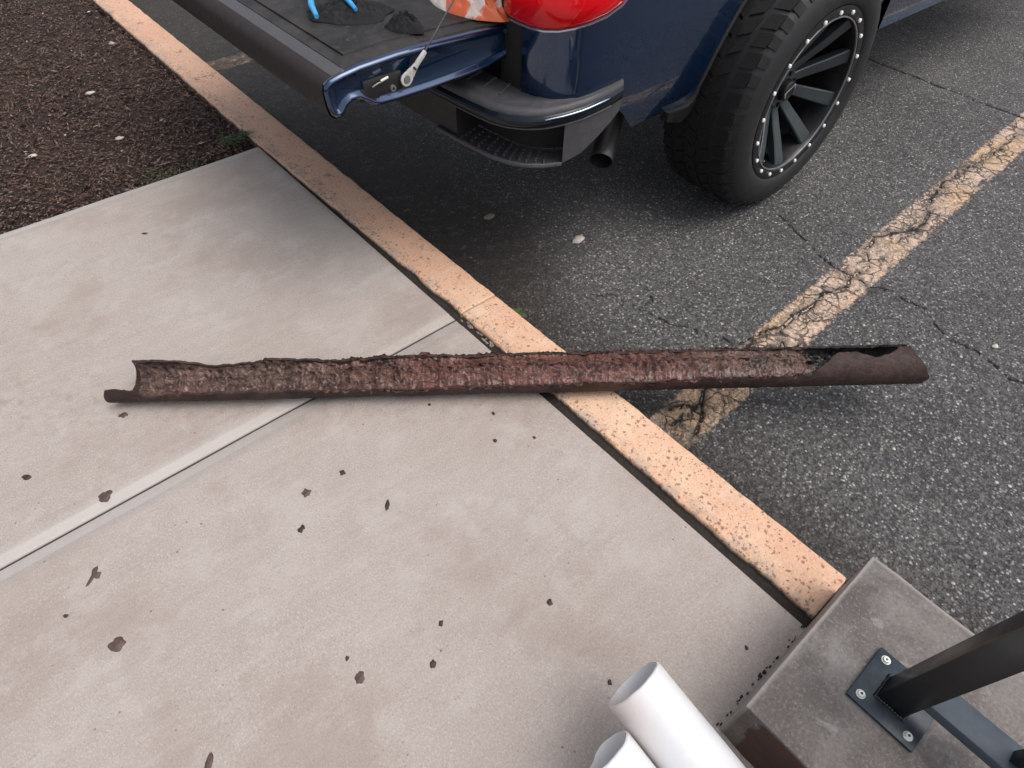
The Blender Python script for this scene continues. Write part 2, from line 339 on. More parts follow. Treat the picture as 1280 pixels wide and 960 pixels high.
# ------------------------------------------------------------------ object helpers
WORLD = {}
def _link(o, parent, local):
    COL.objects.link(o)
    if parent is not None:
        o.parent = parent
        if not local: o.matrix_parent_inverse = WORLD[parent.name].inverted()
        WORLD[o.name] = Matrix.Identity(4) if not local else WORLD[parent.name].copy()
    else: WORLD[o.name] = Matrix.Identity(4)
    return o
def smooth(me, ang=40):
    me.polygons.foreach_set('use_smooth', [True] * len(me.polygons))
    if ang < 180:
        bm = bmesh.new(); bm.from_mesh(me)
        for e in bm.edges:
            if len(e.link_faces) == 2 and e.calc_face_angle(0) > R(ang): e.smooth = False
        bm.to_mesh(me); bm.free()
def mesh(name, v, f, mat, parent=None, sm=40, local=False, bevel=0, bseg=2):
    me = bpy.data.meshes.new(name); me.from_pydata([tuple(p) for p in v], [], [tuple(q) for q in f])
    bm = bmesh.new(); bm.from_mesh(me)
    bmesh.ops.remove_doubles(bm, verts=bm.verts, dist=1e-6)
    bmesh.ops.recalc_face_normals(bm, faces=bm.faces)
    if bevel:
        es = [e for e in bm.edges if len(e.link_faces) == 2 and e.calc_face_angle(0) > R(35)]
        bmesh.ops.bevel(bm, geom=es, offset=bevel, segments=bseg, profile=.5, affect='EDGES', clamp_overlap=True)
    bm.to_mesh(me); bm.free()
    if sm: smooth(me, sm)
    me.materials.append(mat)
    return _link(bpy.data.objects.new(name, me), parent, local)
def empty(name, loc, parent=None):
    o = bpy.data.objects.new(name, None); o.empty_display_size = .1; o.location = loc; COL.objects.link(o)
    if parent is not None: o.parent = parent; o.matrix_parent_inverse = WORLD[parent.name].inverted()
    WORLD[o.name] = Matrix.Translation(loc); return o
def tag(o, label=None, cat=None, group=None, kind=None):
    for k, v in (('label', label), ('category', cat), ('group', group), ('kind', kind)):
        if v: o[k] = v
    return o
def boxvf(lo, hi):
    x0, y0, z0 = lo; x1, y1, z1 = hi
    v = [(x0, y0, z0), (x1, y0, z0), (x1, y1, z0), (x0, y1, z0), (x0, y0, z1), (x1, y0, z1), (x1, y1, z1), (x0, y1, z1)]
    return v, [(0, 3, 2, 1), (4, 5, 6, 7), (0, 1, 5, 4), (1, 2, 6, 5), (2, 3, 7, 6), (3, 0, 4, 7)]
def box(name, lo, hi, mat, parent=None, bevel=.002, local=False):
    v, f = boxvf(lo, hi); return mesh(name, v, f, mat, parent, 40, local, bevel)
def gridf(nr, nc, cl=False, cap=False):
    f = []
    for i in range(nr - 1):
        for j in range(nc if cl else nc - 1):
            a = i * nc + j; b_ = i * nc + (j + 1) % nc
            f.append((a, b_, b_ + nc, a + nc))
    if cap: f.append(tuple(range(nc - 1, -1, -1))); f.append(tuple(range((nr - 1) * nc, nr * nc)))
    return f
def frame(t):
    t = Vector(t).normalized(); u = t.cross(Vector((0, 0, 1)))
    if u.length < 1e-3: u = Vector((1, 0, 0))
    u.normalize(); return u, t.cross(u).normalized() * -1
def tubevf(pts, rad, seg=12):
    pts = [Vector(p) for p in pts]; V = []
    n = len(pts)
    for i, p in enumerate(pts):
        t = pts[min(i + 1, n - 1)] - pts[max(i - 1, 0)]
        u, w_ = frame(t); r = rad[i] if isinstance(rad, (list, tuple)) else rad
        for k in range(seg):
            a = 2 * math.pi * k / seg; V.append(p + u * math.cos(a) * r + w_ * math.sin(a) * r)
    return V, gridf(n, seg, True, True)
def tube(name, pts, rad, mat, parent=None, seg=12, local=False, sm=60):
    v, f = tubevf(pts, rad, seg); return mesh(name, v, f, mat, parent, sm, local)
def merge(parts):
    V, F = [], []
    for v, f in parts:
        o = len(V); V += list(v); F += [tuple(i + o for i in q) for q in f]
    return V, F
def revolveY(name, prof, mat, parent, seg=96, local=True, closed=True, sm=35):   # prof: (radius, y)
    V = []; 
    for r, y in prof:
        for k in range(seg):
            a = 2 * math.pi * k / seg; V.append((r * math.cos(a), y, r * math.sin(a)))
    f = gridf(len(prof), seg, True)
    if closed:
        n = (len(prof) - 1) * seg
        f += [(n + k, n + (k + 1) % seg, (k + 1) % seg, k) for k in range(seg)]
    return mesh(name, V, f, mat, parent, sm, local)
def fbm(p, o=4): return noise.fractal(Vector(p), .9, 2.1, o)
def npmesh(name, V, F, mat, parent=None, attrs=None, smoothall=True):
    me = bpy.data.meshes.new(name); V = np.asarray(V, np.float32); F = np.asarray(F, np.int32)
    me.vertices.add(len(V)); me.vertices.foreach_set('co', V.ravel())
    k = F.shape[1]; me.loops.add(F.size); me.loops.foreach_set('vertex_index', F.ravel())
    me.polygons.add(len(F)); me.polygons.foreach_set('loop_start', np.arange(0, F.size, k, dtype=np.int32))
    me.update(calc_edges=True)
    if smoothall: me.polygons.foreach_set('use_smooth', np.ones(len(F), bool))
    for nm, val in (attrs or {}).items():
        a = me.attributes.new(nm, 'FLOAT', 'POINT'); a.data.foreach_set('value', np.asarray(val, np.float32))
    me.materials.append(mat)
    return _link(bpy.data.objects.new(name, me), parent, False)
def gridnp(xs, ys):
    X, Y = np.meshgrid(xs, ys); nx, ny = len(xs), len(ys)
    i = np.arange(nx * ny).reshape(ny, nx)
    F = np.stack([i[:-1, :-1], i[:-1, 1:], i[1:, 1:], i[1:, :-1]], -1).reshape(-1, 4)
    return X.ravel(), Y.ravel(), F
def vnoise(x, y, sc, seed=0):       # smooth value noise in numpy
    r = np.random.RandomState(seed).rand(256, 256); x = x * sc + 40; y = y * sc + 40
    xi = np.floor(x).astype(int); yi = np.floor(y).astype(int); u = x - xi; v = y - yi
    u = u * u * (3 - 2 * u); v = v * v * (3 - 2 * v)
    g = lambda a, b: r[(xi + a) % 256, (yi + b) % 256]
    return (g(0, 0) * (1 - u) + g(1, 0) * u) * (1 - v) + (g(0, 1) * (1 - u) + g(1, 1) * u) * v - .5

# ------------------------------------------------------------------ ground, parking lot
ZR = -.12
v, f = boxvf((-150, -150, -.6), (150, 150, ZR - .006))
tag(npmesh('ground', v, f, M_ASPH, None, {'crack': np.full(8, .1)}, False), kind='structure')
CRACKS = [[(4.107, 1.703), (4.044, 1.466), (4.035, 1.271), (4.017, .997), (4.003, .666), (3.953, .425)],
 [(2.294, .958), (2.24, .825), (2.17, .673), (2.174, .572), (2.169, .493), (2.199, .422), (2.188, .364), (2.204, .302), (2.14, .223), (2.115, .153), (2.139, .1), (2.099, -.024), (2.129, -.18), (2.07, -.5)],
 [(1.657, .518), (1.72, .57), (1.804, .578), (1.908, .567), (1.992, .581), (2.095, .536), (2.161, .564), (2.276, .555), (2.359, .614), (2.457, .628), (2.586, .591), (2.639, .548), (2.782, .568), (2.928, .625), (2.987, .625), (3.074, .644), (3.169, .635), (3.383, .629), (3.568, .609), (3.723, .62), (3.872, .622), (4.444, .633)],
 [(1.346, 1.123), (1.402, 1.039), (1.427, .947), (1.445, .853), (1.492, .752), (1.525, .661), (1.6, .6)], [(1.552, 1.04), (1.491, .948), (1.427, .947)],
 [(1.657, .518), (1.491, .524), (1.306, .572), (1.244, .535), (1.211, .503), (1.133, .471)],
 [(1.244, .535), (1.154, .542), (1.055, .536), (.99, .544)], [(1.211, .503), (1.214, .561), (1.155, .581)], [(1.556, .587), (1.651, .606), (1.72, .57)]]
xs = np.concatenate([np.arange(.96, 3.3, .006), np.arange(3.3, 7.2, .015)])
ys = np.concatenate([np.arange(-1.2, -.3, .03), np.arange(-.3, 1.3, .006), np.arange(1.3, 4.2, .02)])
X, Y, F = gridnp(xs, ys)
D = np.full(X.shape, .1)
for ci, c in enumerate(CRACKS):
    wob = .010 * vnoise(X, Y, 22, ci) + .006 * vnoise(X, Y, 60, ci + 20)
    for (a, b_) in zip(c[:-1], c[1:]):
        a = np.array(a); d = np.array(b_) - a
        t = np.clip(((X - a[0]) * d[0] + (Y - a[1]) * d[1]) / (d @ d), 0, 1)
        dd = np.hypot(X + wob * 2 - a[0] - t * d[0], Y + wob * 2 - a[1] - t * d[1])
        if ci in (3, 4): dd = dd + .0025
        if ci == 0: dd = np.maximum(dd - .007, 0)
        D = np.minimum(D, dd)
Z = ZR + .004 * vnoise(X, Y, 6, 3) + .002 * vnoise(X, Y, 30, 4) + .0025 * vnoise(X, Y, 110, 5) - .009 * np.clip(1 - D / .009, 0, 1)
edge = (X > 7.0) | (Y < -1.1) | (Y > 4.1)
Z[edge] = ZR - .02
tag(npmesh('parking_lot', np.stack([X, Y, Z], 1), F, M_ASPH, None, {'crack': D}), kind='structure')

# ------------------------------------------------------------------ sidewalk slabs
JY = [-1.565, -.18, 1.205, 2.585]
sw = tag(empty('sidewalk', (0, .9, -.1)), kind='structure')
def slab(x0, x1, y0, y1, seed):
    g = .0022
    def lines(a, b_):
        o = [0, .001, .0025, .0045, .030, .034]
        return np.array([a + q for q in o] + list(np.linspace(a + .06, b_ - .06, 60)) + [b_ - q for q in o[::-1]])
    xs_, ys_ = lines(x0 + g, x1 - g), lines(y0 + g, y1 - g)
    X, Y, F = gridnp(xs_, ys_)
    dx = np.minimum(X - xs_[0], xs_[-1] - X); dy = np.minimum(Y - ys_[0], ys_[-1] - Y); dm = np.minimum(dx + (X > .7) * 1, dy)
    dd = np.minimum(dx, dy)
    z = -.006 * (1 - np.clip(dd / .0045, 0, 1)) ** 1.5 - .0022 * (np.clip((.034 - dm) / .004, 0, 1)) + .002 * vnoise(X, Y, 5, seed)
    band = np.clip((.037 - dm) / .006, 0, 1) * (.85 + .3 * vnoise(X, Y, 4, seed + 5))
    z[dd < 1e-6] = -.09
    npmesh('slab', np.stack([X, Y, z], 1), F, M_SLAB, sw, {'band': band})
for i in range(3):
    slab(-1.0, .826, JY[i], JY[i + 1], 11 + i)
    slab(-2.83, -1.0, JY[i], JY[i + 1], 31 + i)
fl = box('joint_bed', (-2.8, -1.5, -.12), (.83, 2.56, -.022), M_FELT, sw, 0)
box('expansion_joint', (.822, -.3, -.11), (.872, 2.62, -.016), M_FELT, sw, 0)
# broken mortar left in the joint beside the curb joint
P_ = []
def rockvf(c, r, seed, sq=(1, 1, .6), sub=1):
    bm = bmesh.new(); bmesh.ops.create_icosphere(bm, subdivisions=sub, radius=1)
    V = []
    for q in bm.verts:
        n = 1 + .38 * noise.noise(q.co * 1.4 + Vector((seed * 3.1, seed, 0)))
        V.append((c[0] + q.co.x * r * sq[0] * n, c[1] + q.co.y * r * sq[1] * n, c[2] + q.co.z * r * sq[2] * n))
    Fq = [tuple(q.index for q in fc.verts) for fc in bm.faces]; bm.free(); return V, Fq
for i in range(22):
    y = random.choice([random.gauss(1.17, .035), random.gauss(1.05, .04), random.gauss(1.1, .05)])
    P_.append(rockvf((.846 + random.uniform(-.006, .012), y, -.014), random.uniform(.003, .006), i, (1, random.uniform(1, 2.4), .6)))
v, f = merge(P_); tag(mesh('mortar_crumbs', v, f, M_MORTAR, sw, 60), kind='stuff')

# ------------------------------------------------------------------ curb
cu = tag(empty('curb', (.92, 1.2, ZR)), kind='structure')
def curbseg(y0, y1, seed):
    ys_ = np.concatenate([[y0, y0 + .002, y0 + .006], np.arange(y0 + .010, y1 - .008, .006), [y1 - .006, y1 - .002, y1]])
    prof = []; V = []
    nt = 26
    for y in ys_:
        e = min(y - y0, y1 - y); drop = .004 * max(0, 1 - e / .006) ** 2
        xl = .852 - .022 * min(max((y - 1.3) / 1.3, 0), 1)
        jag = .006 * fbm((y * 9, seed, 3), 5) + .006 * abs(fbm((y * 55, seed, 9), 4))
        xl += max(-.004, jag)
        xr = .995 + .0025 * fbm((y * 14, 5, seed), 4)
        row = [(xr, y, ZR - .03), (xr, y, -.03), (xr, y, -.010 - drop), (xr - .002, y, -.004 - drop), (xr - .007, y, -.0005 - drop)]
        for k in range(nt):
            t = k / (nt - 1); x = xr - .012 + (xl + .006 - xr + .012) * t
            p = (x * 28, y * 28, 1.3)
            zz = .0015 * fbm(p, 3) - (.006 * max(0, fbm((x * 60, y * 40, 4 + seed), 4) - .12) * (t > .6) * (t - .6) * 5) - drop
            row.append((x, y, zz))
        row += [(xl + .002, y, -.004 - drop), (xl, y, -.012), (xl - .001, y, -.09)]
        V += row; nc = len(row)
    Fq = gridf(len(ys_), nc, True, True)
    npm = mesh('curb_segment', V, Fq, M_CURB, cu, 55)
for y0, y1, s_ in ((-.6, -.0535, 1), (-.048, 1.2145, 2), (1.2185, 4.27, 3), (4.274, 7.3, 4)): curbseg(y0, y1, s_)

# ------------------------------------------------------------------ mulch bed
xs = np.arange(-4.5, .833, .03); ys = np.arange(2.588, 8, .03)
X, Y, F = gridnp(xs, ys)
Z = -.022 + .02 * vnoise(X, Y, 4, 1) + .014 * vnoise(X, Y, 14, 2) - .02 * np.clip((2.66 - Y) / .07, 0, 1) - .012 * np.clip((X - .76) / .07, 0, 1)
tag(npmesh('mulch_bed', np.stack([X, Y, Z], 1), F, M_SOIL), kind='structure')
N = 42000
cx = rng.uniform(-1.3, .83, N); cy = 2.60 + 3.4 * rng.rand(N) ** 1.3
cz = -.016 + .02 * vnoise(cx, cy, 4, 1) + .014 * vnoise(cx, cy, 14, 2) + rng.uniform(-.006, .012, N) - .02 * np.clip((2.66 - cy) / .07, 0, 1) - .012 * np.clip((cx - .76) / .07, 0, 1)
L = rng.uniform(.005, .017, N) * (1 + 1.6 * (rng.rand(N) > .9)); W = rng.uniform(.0012, .0055, N); T = rng.uniform(.0008, .002, N)
a = rng.uniform(0, 6.28, N); tl = rng.normal(0, .35, N); rl = rng.normal(0, .6, N)
tone = rng.rand(N); big = tone > .994; W[big] = L[big] * rng.uniform(.25, .5, big.sum())
dirx = np.stack([np.cos(a) * np.cos(tl), np.sin(a) * np.cos(tl), np.sin(tl)], 1)
diry = np.stack([-np.sin(a) * np.cos(rl), np.cos(a) * np.cos(rl), np.sin(rl)], 1)
dirz = np.cross(dirx, diry)
C0 = np.stack([cx, cy, cz], 1); VV = []
for sx, sy, sz, k in ((-1, 0, 0, 1), (0.1, -1, 0, 1), (1, 0, 0, 1), (-.1, 1, 0, 1), (0, 0, 1, 1), (0, 0, -1, 1)):
    VV.append(C0 + dirx * (sx * L)[:, None] + diry * (sy * W)[:, None] + dirz * (sz * T * 2)[:, None])
VV = np.stack(VV, 1).reshape(-1, 3)
tri = np.array([(0, 1, 4), (1, 2, 4), (2, 3, 4), (3, 0, 4), (1, 0, 5), (2, 1, 5), (3, 2, 5), (0, 3, 5)])
FF = (np.arange(N)[:, None, None] * 6 + tri[None]).reshape(-1, 3)
tag(npmesh('mulch_chips', VV, FF, M_CHIP, None, {'tone': np.repeat(tone, 6)}, False), 'loose dark brown shredded mulch chips filling the bed', 'mulch', kind='stuff')

def leafy(name, cx, cy, z, n, spread, h, label, cat, sc=1.0, group=None, kind=None):
    V, Fq = [], []
    for i in range(n):
        a = random.uniform(0, 6.28); r = spread * math.sqrt(random.random()); px, py = cx + r * math.cos(a), cy + r * math.sin(a) * .6
        b_ = random.uniform(0, 6.28); ln = random.uniform(.010, .026) * sc; wd = ln * random.uniform(.18, .4); up = random.uniform(.1, .9); zz = z + random.uniform(0, h)
        d = Vector((math.cos(b_), math.sin(b_), up)).normalized(); s_ = Vector((-math.sin(b_), math.cos(b_), 0))
        p = Vector((px, py, zz)); o = len(V)
        V += [p, p + d * ln * .5 + s_ * wd, p + d * ln + Vector((0, 0, -ln * .2)), p + d * ln * .5 - s_ * wd, p + d * ln * .45 - Vector((0, 0, wd * .4))]
        Fq += [(o, o + 1, o + 4), (o + 1, o + 2, o + 4), (o + 2, o + 3, o + 4), (o + 3, o, o + 4)]
    return tag(mesh(name, V, Fq, M_LEAF, None, 0), label, cat, group, kind)
leafy('weed_clump', .775, 2.70, -.02, 260, .07, .03, 'low green weeds in the corner between mulch, walk and curb', 'weeds', .8, kind='stuff')
leafy('moss_patch', .46, 2.64, -.026, 500, .13, .018, 'dim green moss strip along the far edge of the walk', 'moss', .55, kind='stuff')
leafy('curb_weeds', 1.03, 2.16, ZR, 130, .04, .03, 'dim green weeds at the foot of the curb under the tailgate', 'weeds', 1.0, kind='stuff')
def sprout(x, y, label):
    root = empty('green_sprout', (x, y, ZR)); tag(root, label, 'weed')
    tube('stem', [(x, y, ZR), (x + .004, y - .004, ZR + .03), (x + .01, y, ZR + .05)], .0012, M_LEAF, root, 6)
    for a, ln in ((.3, .035), (2.2, .045), (3.9, .03), (5.2, .04), (1.2, .03)):
        V = []; d = Vector((math.cos(a), math.sin(a), .35)); s_ = Vector((-math.sin(a), math.cos(a), 0)); p = Vector((x + .006, y - .002, ZR + .045))
        for t, wd in ((0, .001), (.35, .24), (.65, .26), (1, .01)):
            c = p + d * ln * t - Vector((0, 0, 1)) * ln * .35 * t * t
            V += [c - s_ * ln * wd, c - Vector((0, 0, ln * .06)), c + s_ * ln * wd]
        mesh('leaf', V, gridf(4, 3), M_LEAF, root, 180)
sprout(1.035, 1.165, 'small green sprout in the asphalt against the curb by its joint')

# ------------------------------------------------------------------ corroded pipe (local X axis along the pipe)
PA = Vector((-.045, 1.523, .057)); PB = Vector((1.688, .171, .057)); PD = (PB - PA).normalized(); PL = (PB - PA).length
PN = Vector((0, 0, 1)).cross(PD).normalized()     # horizontal, away from the camera
pr_ = tag(empty('corroded_pipe', (0, 0, 0)), 'long corroded reddish brown iron pipe, rotted open along its length, lying across walk and curb', 'pipe')
pr_.matrix_world = Matrix.Translation(PA) @ Matrix(((PD.x, PN.x, 0, 0), (PD.y, PN.y, 0, 0), (0, 0, 1, 0), (0, 0, 0, 1)))
WORLD[pr_.name] = pr_.matrix_world.copy()
RO = .057
def interp(x, pts):
    for (a, va), (b_, vb) in zip(pts[:-1], pts[1:]):
        if x <= b_: return va + (vb - va) * max(0, (x - a)) / (b_ - a)
    return pts[-1][1]
def arc(u):     # u = 0..1 along the pipe; angles measured from away-side horizontal, over the top, to the near side
    s = u * PL
    j = 10 * fbm((s * 7, 1, 0), 5) + 9 * fbm((s * 26, 2, 0), 5)
    k = 6 * fbm((s * 6, 7, 0), 5) + 7 * fbm((s * 30, 8, 0), 5)
    back = interp(u, [(0, 40), (.04, 30), (.09, 4), (.13, 0), (.160, 10), (.166, 34), (.20, 24), (.25, 8), (.28, 18), (.34, 32), (.42, 20), (.5, 34), (.55, 24), (.6, 34), (.68, 22), (.74, 34), (.8, 26), (.86, 36), (.90, 40), (.955, 38), (.966, 50), (1, 62)])
    front = interp(u, [(0, 158), (.015, 160), (.03, 186), (.07, 176), (.12, 172), (.2, 175), (.4, 175), (.6, 170), (.75, 163), (.83, 160), (.855, 150), (.868, 122), (.885, 90), (.91, 90), (.932, 114), (.950, 110), (.967, 78), (1, 70)])
    return back + j, front + k
ns = 620; nt = 30; V = []
endcut = lambda th: .012 * fbm((th * .05, 3, 3), 3)
for i in range(ns):
    u = i / (ns - 1); a0, a1 = arc(u)
    # arc runs from back lip (a0) down under (through 270) to the front lip (a1)
    st, en = a0, a1 - 360
    if en > st - 40: en = st - 40
    ro = RO * (1 + .02 * fbm((u * 12, 0, 4), 3)); th = .0065 + .0025 * fbm((u * 40, 4, 4), 3)
    s = u * PL
    row = []
    for k in range(nt + 1):
        ang = st + (en - st) * k / nt; rr = ro + .0016 * fbm((s * 24, ang * .03, 1), 4) + .001 * fbm((s * 90, ang * .1, 5), 3)
        q = R(ang); e = 0
        if i < 8: e = (-.045 * max(0, math.cos(R(ang - 185))) + .012 * math.sin(q)) * (1 - i / 8)
        if i > ns - 12: e = (-.030 * max(0, math.sin(q)) + .012 * math.cos(q) * -1 + .012 * fbm((ang * .04, 2, 2), 3)) * (1 - (ns - 1 - i) / 12)
        row.append((s + e, rr * math.cos(q), rr * math.sin(q)))
    for k in range(nt, -1, -1):
        ang = st + (en - st) * k / nt; q = R(ang); rr = ro - th + .0022 * fbm((s * 50, ang * .05, 8), 4)
        e = row[k][0] - s
        row.append((s + e, rr * math.cos(q), rr * math.sin(q)))
    V += row
mesh('pipe_shell', V, gridf(ns, 2 * nt + 2, True, True), M_SHELL, pr_, 50, True)
# inner scale: lumpy sheet filling the trough
ns2 = 1100; nt2 = 40; V = []
U1 = .935
for i in range(ns2):
    u = .004 + (U1 - .004) * i / (ns2 - 1); s = u * PL; a0, a1 = arc(u)
    over = min(1, max(0, (u - .12) / .15)) * (u < .85)
    st, en = a0 - 3 + over * (6 + 9 * fbm((s * 22, 5, 5), 4)), a1 - 360 + 3 - over * (6 + 8 * fbm((s * 22, 6, 6), 4))
    rr = RO - .0085 + (.0088 if u < .85 else 0) * over
    p0 = Vector((rr * math.cos(R(st)), rr * math.sin(R(st)))); p1 = Vector((rr * math.cos(R(en)), rr * math.sin(R(en))))
    fill = interp(u, [(0, .06), (.05, .16), (.10, .38), (.2, .48), (.3, .75), (.4, .95), (.5, 1.1), (.7, 1.1), (.8, 1.0), (.84, .80), (.87, .50), (.90, .25), (U1, .05)])
    for k in range(nt2 + 1):
        t = k / nt2; ang = R(st + (en - st) * t)
        pa = Vector((rr * math.cos(ang), rr * math.sin(ang))); pc = p0.lerp(p1, t)
        mid = math.sin(math.pi * t) ** .5
        p = pa.lerp(pc, fill * mid)
        nrm = (-pa).normalized()
        pos = (s, p.x, p.y)
        amp = max(mid, .45 * over) * (.35 + .65 * min(1, fill * 1.6))
        sk = s + .9 * p.x + .015 * noise.noise(Vector((s * 30, p.x * 40, 2)))
        h = .012 * fbm((s * 18, p.x * 40, 3), 3) + .013 * (.62 - 2 * abs(noise.noise(Vector((sk * 46 + 9, p.x * 60 - s * 25, p.y * 60))))) + .008 * fbm((sk * 95, p.x * 100, 7), 4)
        h = (h - .002) * amp
        V.append((s, p.x + nrm.x * h, p.y + nrm.y * h))
mesh('rust_scale', V, gridf(ns2, nt2 + 1), M_CRUST, pr_, 180, True)

# flakes of rust fallen from the pipe
FL = [(-.22, 1.244, 17, 13, 0, 'oval brown rust flake on the band beside the walk joint'), (-.305, 1.052, 14, 20, 0, 'three pointed pale brown rust flake near the left edge of the walk'),
 (-.352, 1.426, 12, 6, 1, 'small dark flake farthest left on the upper slab'), (-.381, .996, 6, 4, 1, 'tiny dark speck at the left edge below the joint'),
 (-.318, .865, 19, 15, 0, 'round brown rust flake lowest on the left side of the walk'), (-.259, .536, 10, 16, 0, 'faint brown flake at the bottom left corner of the view'),
 (.161, .940, 13, 11, 0, 'angular brown flake left of a smaller one below the pipe'), (.259, .934, 9, 8, 1, 'small dark round flake just right of the angular brown one'),
 (.104, .859, 9, 10, 1, 'square dark flake, lowest of the three clustered below the pipe'), (.294, .782, 7, 15, 1, 'narrow upright dark sliver in the middle of the walk'),
 (.034, .483, 14, 14, 0, 'round brown flake low in the middle of the walk'), (.224, .466, 7, 8, 1, 'small dark flake above the crescent one'),
 (.162, .411, 9, 10, 1, 'dark crescent shaped flake low in the middle of the walk'), (.434, .349, 8, 9, 1, 'lone round dark flake up from the white pipe mouth'),
 (.62, .763, 7, 6, 1, 'lower of two dark flakes close under the pipe by the curb'), (.675, .837, 6, 5, 1, 'upper of two dark flakes close under the pipe by the curb'),
 (.707, .704, 5, 4, 1, 'tiny dark flake between the paired flakes and the curb joint'), (.558, .975, 5, 4, 1, 'tiny brown flake right at the underside of the pipe'),
 (.415, .148, 5, 7, 1, 'black crumb beside the mouth of the right white pipe'), (.033, .532, 5, 6, 1, 'tiny brown crumb just above the round low flake'),
 (.238, 2.262, 8, 4, 1, 'dark crumb on the upper slab near the mulch'), (.686, .009, 5, 5, 1, 'black crumb on the walk close to the step'),
 (-.10, 1.475, 12, 8, 0, 'small rust crumb under the left end of the pipe')]
for i, (x, y, wpx, hpx, dk, lab) in enumerate(FL):
    d = math.sqrt(x * x + y * y + 1.85); sc = d / 787 * 1.0
    rx, ry = wpx * sc / 2 * .80, hpx * sc / 2 * .95
    n = 22; V = [];
    for ring, (rf, z) in enumerate(((1, .0003), (.95, .0015), (.6, .0026), (.0, .003))):
        for k in range(n):
            a_ = 2 * math.pi * k / n; q = 1 + .55 * noise.noise(Vector((math.cos(a_) * 1.3 + i * 4.7, math.sin(a_) * 1.3, i)))
            q *= 1 + .22 * noise.noise(Vector((math.cos(a_) * 6 + i, math.sin(a_) * 6, i * 2.3)))
            if i == 1: q *= .8 + .35 * math.cos(3 * a_)
            if i == 12: q *= .45 + .75 * abs(math.cos(a_ * .5 + .6))
            lx, ly = rx * q * rf * math.cos(a_), ry * q * rf * math.sin(a_)
            c_, s_ = math.cos(R(-41)), math.sin(R(-41))
            V.append((lx * c_ - ly * s_, lx * s_ + ly * c_, z + .0012 * noise.noise(Vector((lx * 200, ly * 200, i)))))
    Fq = gridf(4, n, True) + [tuple(range(n - 1, -1, -1))]
    o = mesh('rust_flake', V, Fq, M_FLAKED if dk else M_FLAKE, None, 50); o.location = (x, y, 0)
    tag(o, lab, 'rust flake', 'rust flakes scattered on the walk')
for x, y, r_, lab, m, z in ((.40, 3.03, .017, 'whitish flat chip of stone in the mulch nearest the curb', M_PEB, -.01), (.08, 3.1, .014, 'white elongated pebble in the middle of the mulch', M_PEB, -.008),
                      (.44, 3.55, .018, 'pale brown stone far up in the mulch by the curb', M_PEB, -.01),
                      (1.532, 1.362, .026, 'pale crushed scrap on the asphalt in front of the bumper', M_PEB, ZR + .006), (1.362, 1.702, .022, 'dull greenish scrap on the asphalt in the shade of the truck', M_MORTAR, ZR + .004),
                      (2.20, .06, .011, 'white pebble on the asphalt beyond the end of the pipe', M_PEB, ZR + .004)):
    v, f = rockvf((0, 0, 0), r_, x * 7, (1.2, .75, .35), 2); o = mesh('pebble', v, f, m, None, 60); o.location = (x, y, z); tag(o, lab, 'stone')

# ------------------------------------------------------------------ concrete step and railing
st = tag(empty('concrete_step', (.73, -.7, ZR)), 'grey concrete step with brown painted riser and a black railing on it', 'step')
v, f = boxvf((.515, -2.0, ZR - .05), (.948, -.05, .175))
bm = bmesh.new(); vs = [bm.verts.new(p) for p in v]; [bm.faces.new([vs[i] for i in q]) for q in f]
bmesh.ops.subdivide_edges(bm, edges=bm.edges, cuts=34, use_grid_fill=True)
bmesh.ops.recalc_face_normals(bm, faces=bm.faces)
es = [e for e in bm.edges if len(e.link_faces) == 2 and e.calc_face_angle(0) > R(35)]
bmesh.ops.bevel(bm, geom=es, offset=.0022, segments=2, profile=.5, affect='EDGES')
for q in bm.verts:
    n_ = fbm((q.co.x * 16, q.co.y * 16, q.co.z * 16), 4); dd = .0022 * n_
    if q.co.y > -.06 and q.co.z < .16: dd += .004 * fbm((q.co.x * 30, 1, q.co.z * 30), 3)
    c = Vector((.73, q.co.y, .02)); q.co += (q.co - c).normalized() * dd
me = bpy.data.meshes.new('block'); bm.to_mesh(me); bm.free(); smooth(me, 22); me.materials.append(M_STEP)
_link(bpy.data.objects.new('step_block', me), st, False)
P_ = [rockvf((random.uniform(.50, .83), -.043 + random.uniform(-.004, .004), .001), random.uniform(.0012, .0035), i + 60, (1.8, .8, .6)) for i in range(34)]
v, f = merge(P_); tag(mesh('grit', v, f, M_FELT, st, 60), kind='stuff')

RX, RY = .724, -.212
rl = tag(empty('metal_railing', (RX, RY, .175)), 'black square tube metal railing bolted to the concrete step', 'railing')
pl_ = box('base_plate', (.664, -.272, .1765), (.786, -.152, .1835), M_PLATE, rl, .0012)
for sx, sy in ((-1, 1), (1, 1), (1, -1), (-1, -1)):
    x, y = RX + .001 + sx * .044, RY + sy * .043
    V, Fq = tubevf([(x, y, .183), (x, y, .1862), (x, y, .1885)], [.0065, .0065, .0052], 16)
    V2, F2 = tubevf([(x, y, .1880), (x, y, .1892)], [.0027, .0027], 4)
    sc_ = mesh('screw', V, Fq, M_ZINC, pl_, 40)
    mesh('screw_socket', V2, F2, M_BLACKP, pl_, 0)
    tube('washer', [(x, y, .1830), (x, y, .1846)], .0080, M_ZINC, pl_, 20)
PW = .024
v, f = boxvf((RX - PW, RY - PW, .1832), (RX + PW, RY + PW, .95)); v = [(x - (.040 if z > .5 else 0), y - (.028 if z > .5 else 0), z) for x, y, z in v]
mesh('post', v, f, M_RAIL, rl, 40, False, .003)
